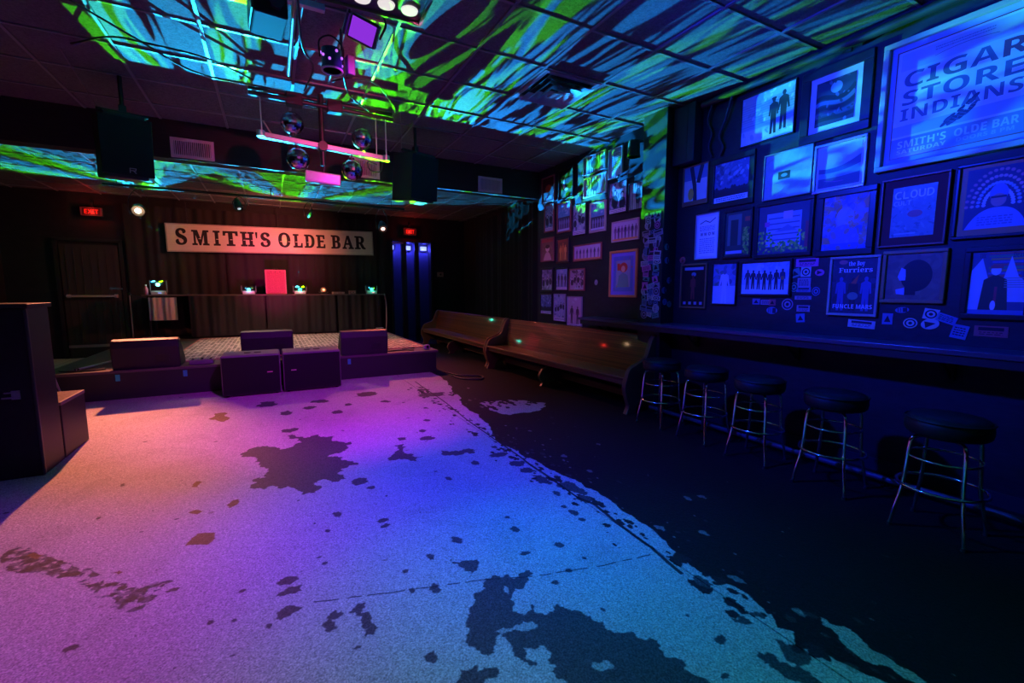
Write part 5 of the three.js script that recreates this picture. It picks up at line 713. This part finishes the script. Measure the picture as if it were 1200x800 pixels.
picture([-6.08, -5.37, 1.96, 2.22], 'wide lilac photograph of a row of people in the far group', { art: 'wide', f: 0.022, frame: redwood });
picture([-7.08, -6.68, 1.48, 1.90], 'lilac band picture, left end of the third far row by the stage', { art: 'busts', seed: 4, f: 0.03 });
picture([-6.60, -6.22, 1.49, 1.88], 'blue grey band picture between two lilac pictures', { art: 'band', seed: 7, f: 0.022 });
picture([-6.19, -5.77, 1.49, 1.85], 'lilac pink band picture in a dark wood frame', { art: 'busts', seed: 2, f: 0.022, frame: redwood });
picture([-5.18, -4.61, 1.40, 2.06], 'gold framed portrait with a red head and blue mat', { art: 'fighter', f: 0.035, frame: goldFrame, mat: 0.05, matMat: M(0.16, 0.16, 0.6, 0.8) });
picture([-7.10, -6.70, 1.06, 1.44], 'dark photograph of a small group low in the far group', { art: 'crowd', f: 0.02, frame: blackFrame });
picture([-6.64, -6.30, 0.97, 1.44], 'pale lilac unframed bill low on the wall', { art: 'busts', seed: 5, f: 0.008, frame: greyFrame });
picture([-6.23, -5.83, 0.87, 1.40], 'pink lilac poster of two figures, lowest on the wall', { art: 'band', seed: 6, f: 0.01, frame: greyFrame });
picture([-7.07, -6.66, 3.03, 3.48], 'dusky red picture hung high by the soffit', { art: 'dusk', f: 0.025, frame: redwood });
picture([-6.53, -6.11, 3.00, 3.50], 'black picture with a thin white crescent', { art: 'crescent', f: 0.02 });
picture([-5.85, -5.32, 3.26, 3.53], 'grey green rippled photograph at the top of the wall', { art: 'curtainPhoto', f: 0.012, frame: silverFrame });
picture([-5.84, -5.29, 2.92, 3.22], 'grey green rippled photograph below its twin', { art: 'curtainPhoto', f: 0.02, frame: silverFrame });
picture([-5.26, -4.96, 3.08, 3.49], 'tall blue text bill under the ceiling in the far group', { art: 'bill', f: 0.015, frame: silverFrame });
picture([-5.23, -4.85, 2.58, 3.02], 'blue photograph of people between the text bill and wide band photograph', { art: 'busts', seed: 9, f: 0.012 });
picture([-4.82, -4.47, 2.57, 2.94], 'rippled dark photograph right beside the pillar', { art: 'curtainPhoto', f: 0.015 });

// ------------------------------------------------------------------ stickers
const stickerTex = [0, 1, 2, 3].map(k => canvasTex(64, 64, (c, w) => { const r = rng32(70 + k); rect(c, '#ffffff', 0, 0, w, w); if (k === 0) { c.strokeStyle = '#223'; c.lineWidth = 7; c.beginPath(); c.arc(32, 32, 22, 0, 7); c.stroke(); disc(c, '#334', 32, 32, 9); } if (k === 1) lines(c, 8, 12, 46, 4, 11, '#223', r); if (k === 2) { rect(c, '#445', 8, 8, 48, 20); lines(c, 10, 36, 44, 2, 11, '#556', r); } if (k === 3) { c.fillStyle = '#223'; c.beginPath(); c.moveTo(12, 50); c.lineTo(32, 12); c.lineTo(52, 50); c.fill(); } }));
const TONES = { white: [0.5, 0.5, 0.52], blue: [0.12, 0.18, 0.38], magenta: [0.7, 0.12, 0.4], lilac: [0.34, 0.24, 0.36], red: [0.5, 0.08, 0.1], teal: [0.1, 0.3, 0.25] };
const stickMats = {}; for (const [n, c] of Object.entries(TONES)) stickMats[n] = stickerTex.map(tx => M(...c, 0.6, 0, { map: tx }));
const uGeo = { round: new THREE.CylinderGeometry(0.5, 0.5, 1, 20).rotateX(Math.PI / 2), square: new THREE.BoxGeometry(1, 1, 1), long: new THREE.BoxGeometry(1, 1, 1) };
function sticker(pos, turn, w, h, shape, tone, k, spin, label, group) {
  const m = tag(obj('sticker', uGeo[shape], stickMats[tone][k]), label, 'sticker', group); m.position.set(...pos); m.rotation.order = 'YXZ'; m.rotation.set(0, turn, spin); m.scale.set(w, h, 0.003); return m;
}
{ const r = rng32(555), tones = ['white', 'blue', 'lilac', 'white', 'magenta', 'teal', 'blue'], shapes = ['round', 'square', 'long'];
  let y = 2.42, n = 0;
  while (y > 1.2) { const cols = 2 + (r() < 0.6 ? 1 : 0); for (let i = 0; i < cols; i++) { const sh = shapes[Math.floor(r() * 3)], tn = tones[Math.floor(r() * tones.length)], s = 0.07 + r() * 0.05, w = sh === 'long' ? s * 1.3 : s, h = sh === 'long' ? s * 0.6 : s; sticker([4.1775 - (n % 4) * 0.0007, y + (r() - 0.5) * 0.03, -4.31 + (i + 0.5) * 0.30 / cols + (r() - 0.5) * 0.02], -Math.PI / 2, w, h, sh, tn, Math.floor(r() * 4), (r() - 0.5) * 0.5, `${sh} ${tn} sticker on the sticker covered side of the pillar`, 'stickers on the pillar'); n++; } y -= 0.062 + r() * 0.02; }
  for (const [x, yy] of [[4.24, 2.02], [4.25, 1.86], [4.3, 1.62], [4.22, 1.5], [4.24, 1.36], [4.32, 1.33]]) sticker([x, yy, -3.9775], 0, 0.07, 0.075, 'round', r() < 0.5 ? 'blue' : 'teal', Math.floor(r() * 4), 0, 'round sticker on the plain side of the pillar', 'stickers on the pillar side');
}
const WX = XR - 0.004, T = -Math.PI / 2;
[[-2.425, 1.755, 0.2, 0.075, 'long', 'magenta', 2, 0, 'long magenta sticker beside the group photograph'], [-2.43, 1.67, 0.09, 0.09, 'square', 'white', 0, 0, 'white square sticker with a ring below the magenta sticker'], [-2.44, 1.57, 0.12, 0.09, 'square', 'lilac', 1, 0, 'lilac square sticker in the sticker patch'], [-2.44, 1.505, 0.13, 0.045, 'long', 'blue', 2, 0, 'long blue sticker in the sticker patch'], [-2.53, 1.66, 0.1, 0.08, 'square', 'teal', 3, 0.3, 'tilted teal sticker beside the white square one'], [-2.53, 1.53, 0.08, 0.09, 'round', 'teal', 0, 0, 'round teal sticker below the tilted one'], [-2.31, 1.66, 0.08, 0.06, 'round', 'magenta', 3, 0, 'round magenta sticker near the tan framed poster'], [-2.33, 1.49, 0.07, 0.08, 'round', 'blue', 0, 0, 'round blue sticker near the tan framed poster'], [-2.44, 1.43, 0.15, 0.035, 'long', 'lilac', 1, 0, 'thin lilac lettered sticker in the sticker patch'], [-2.58, 1.365, 0.11, 0.11, 'round', 'lilac', 0, 0, 'large round lilac ring sticker above the ledge'], [-2.43, 1.33, 0.12, 0.06, 'long', 'lilac', 2, 0, 'small lilac bar sticker above the ledge'], [-2.45, 1.24, 0.08, 0.08, 'square', 'blue', 3, 0.1, 'plain blue square sticker just above the ledge'], [-2.9, 1.385, 0.08, 0.06, 'square', 'blue', 3, 0, 'small blue sticker below the group photograph'], [-2.8, 1.38, 0.1, 0.05, 'long', 'lilac', 1, 0, 'small lettered sticker below the group photograph'], [-2.73, 1.3, 0.11, 0.07, 'round', 'blue', 2, 0, 'oval blue sticker below the group photograph'], [-2.73, 1.38, 0.07, 0.06, 'square', 'red', 3, 0, 'dark red sticker below the group photograph'],
  [-1.95, 1.215, 0.2, 0.065, 'long', 'white', 2, -0.05, 'long white sticker under the tan framed poster'], [-1.77, 1.27, 0.07, 0.09, 'square', 'blue', 3, 0, 'blue square sticker under the brown framed profile'], [-1.68, 1.345, 0.09, 0.045, 'round', 'blue', 2, 0.1, 'oval blue sticker under the brown framed profile'], [-1.62, 1.245, 0.09, 0.08, 'round', 'white', 0, 0, 'round white ring sticker above the ledge end'], [-1.5, 1.32, 0.09, 0.08, 'square', 'white', 0, -0.15, 'white square sticker under the brown frame corner'], [-1.5, 1.245, 0.11, 0.08, 'round', 'white', 3, 0.2, 'white shield sticker above the ledge'], [-1.41, 1.29, 0.12, 0.06, 'long', 'blue', 1, -0.35, 'slanting blue lettered sticker above the ledge'], [-1.33, 1.2, 0.09, 0.1, 'square', 'blue', 1, -0.2, 'blue lettered square sticker beside the red one'], [-1.17, 1.215, 0.17, 0.075, 'long', 'red', 2, 0, 'red lettered bar sticker under the robed figure poster'],
  [-5.5, 1.62, 0.07, 0.08, 'round', 'white', 0, 0, 'lone round pale sticker beside the gold framed portrait']
].forEach(([z, y, w, h, sh, tn, k, sp, lb]) => sticker([WX, y, z], T, w, h, sh, tn, k, sp, lb, 'stickers on the picture wall'));

// ------------------------------------------------------------------ shadows on, then draw
scene.traverse(o => { if (o.isMesh) { o.castShadow = true; o.receiveShadow = true; } });
renderer.render(scene, camera);
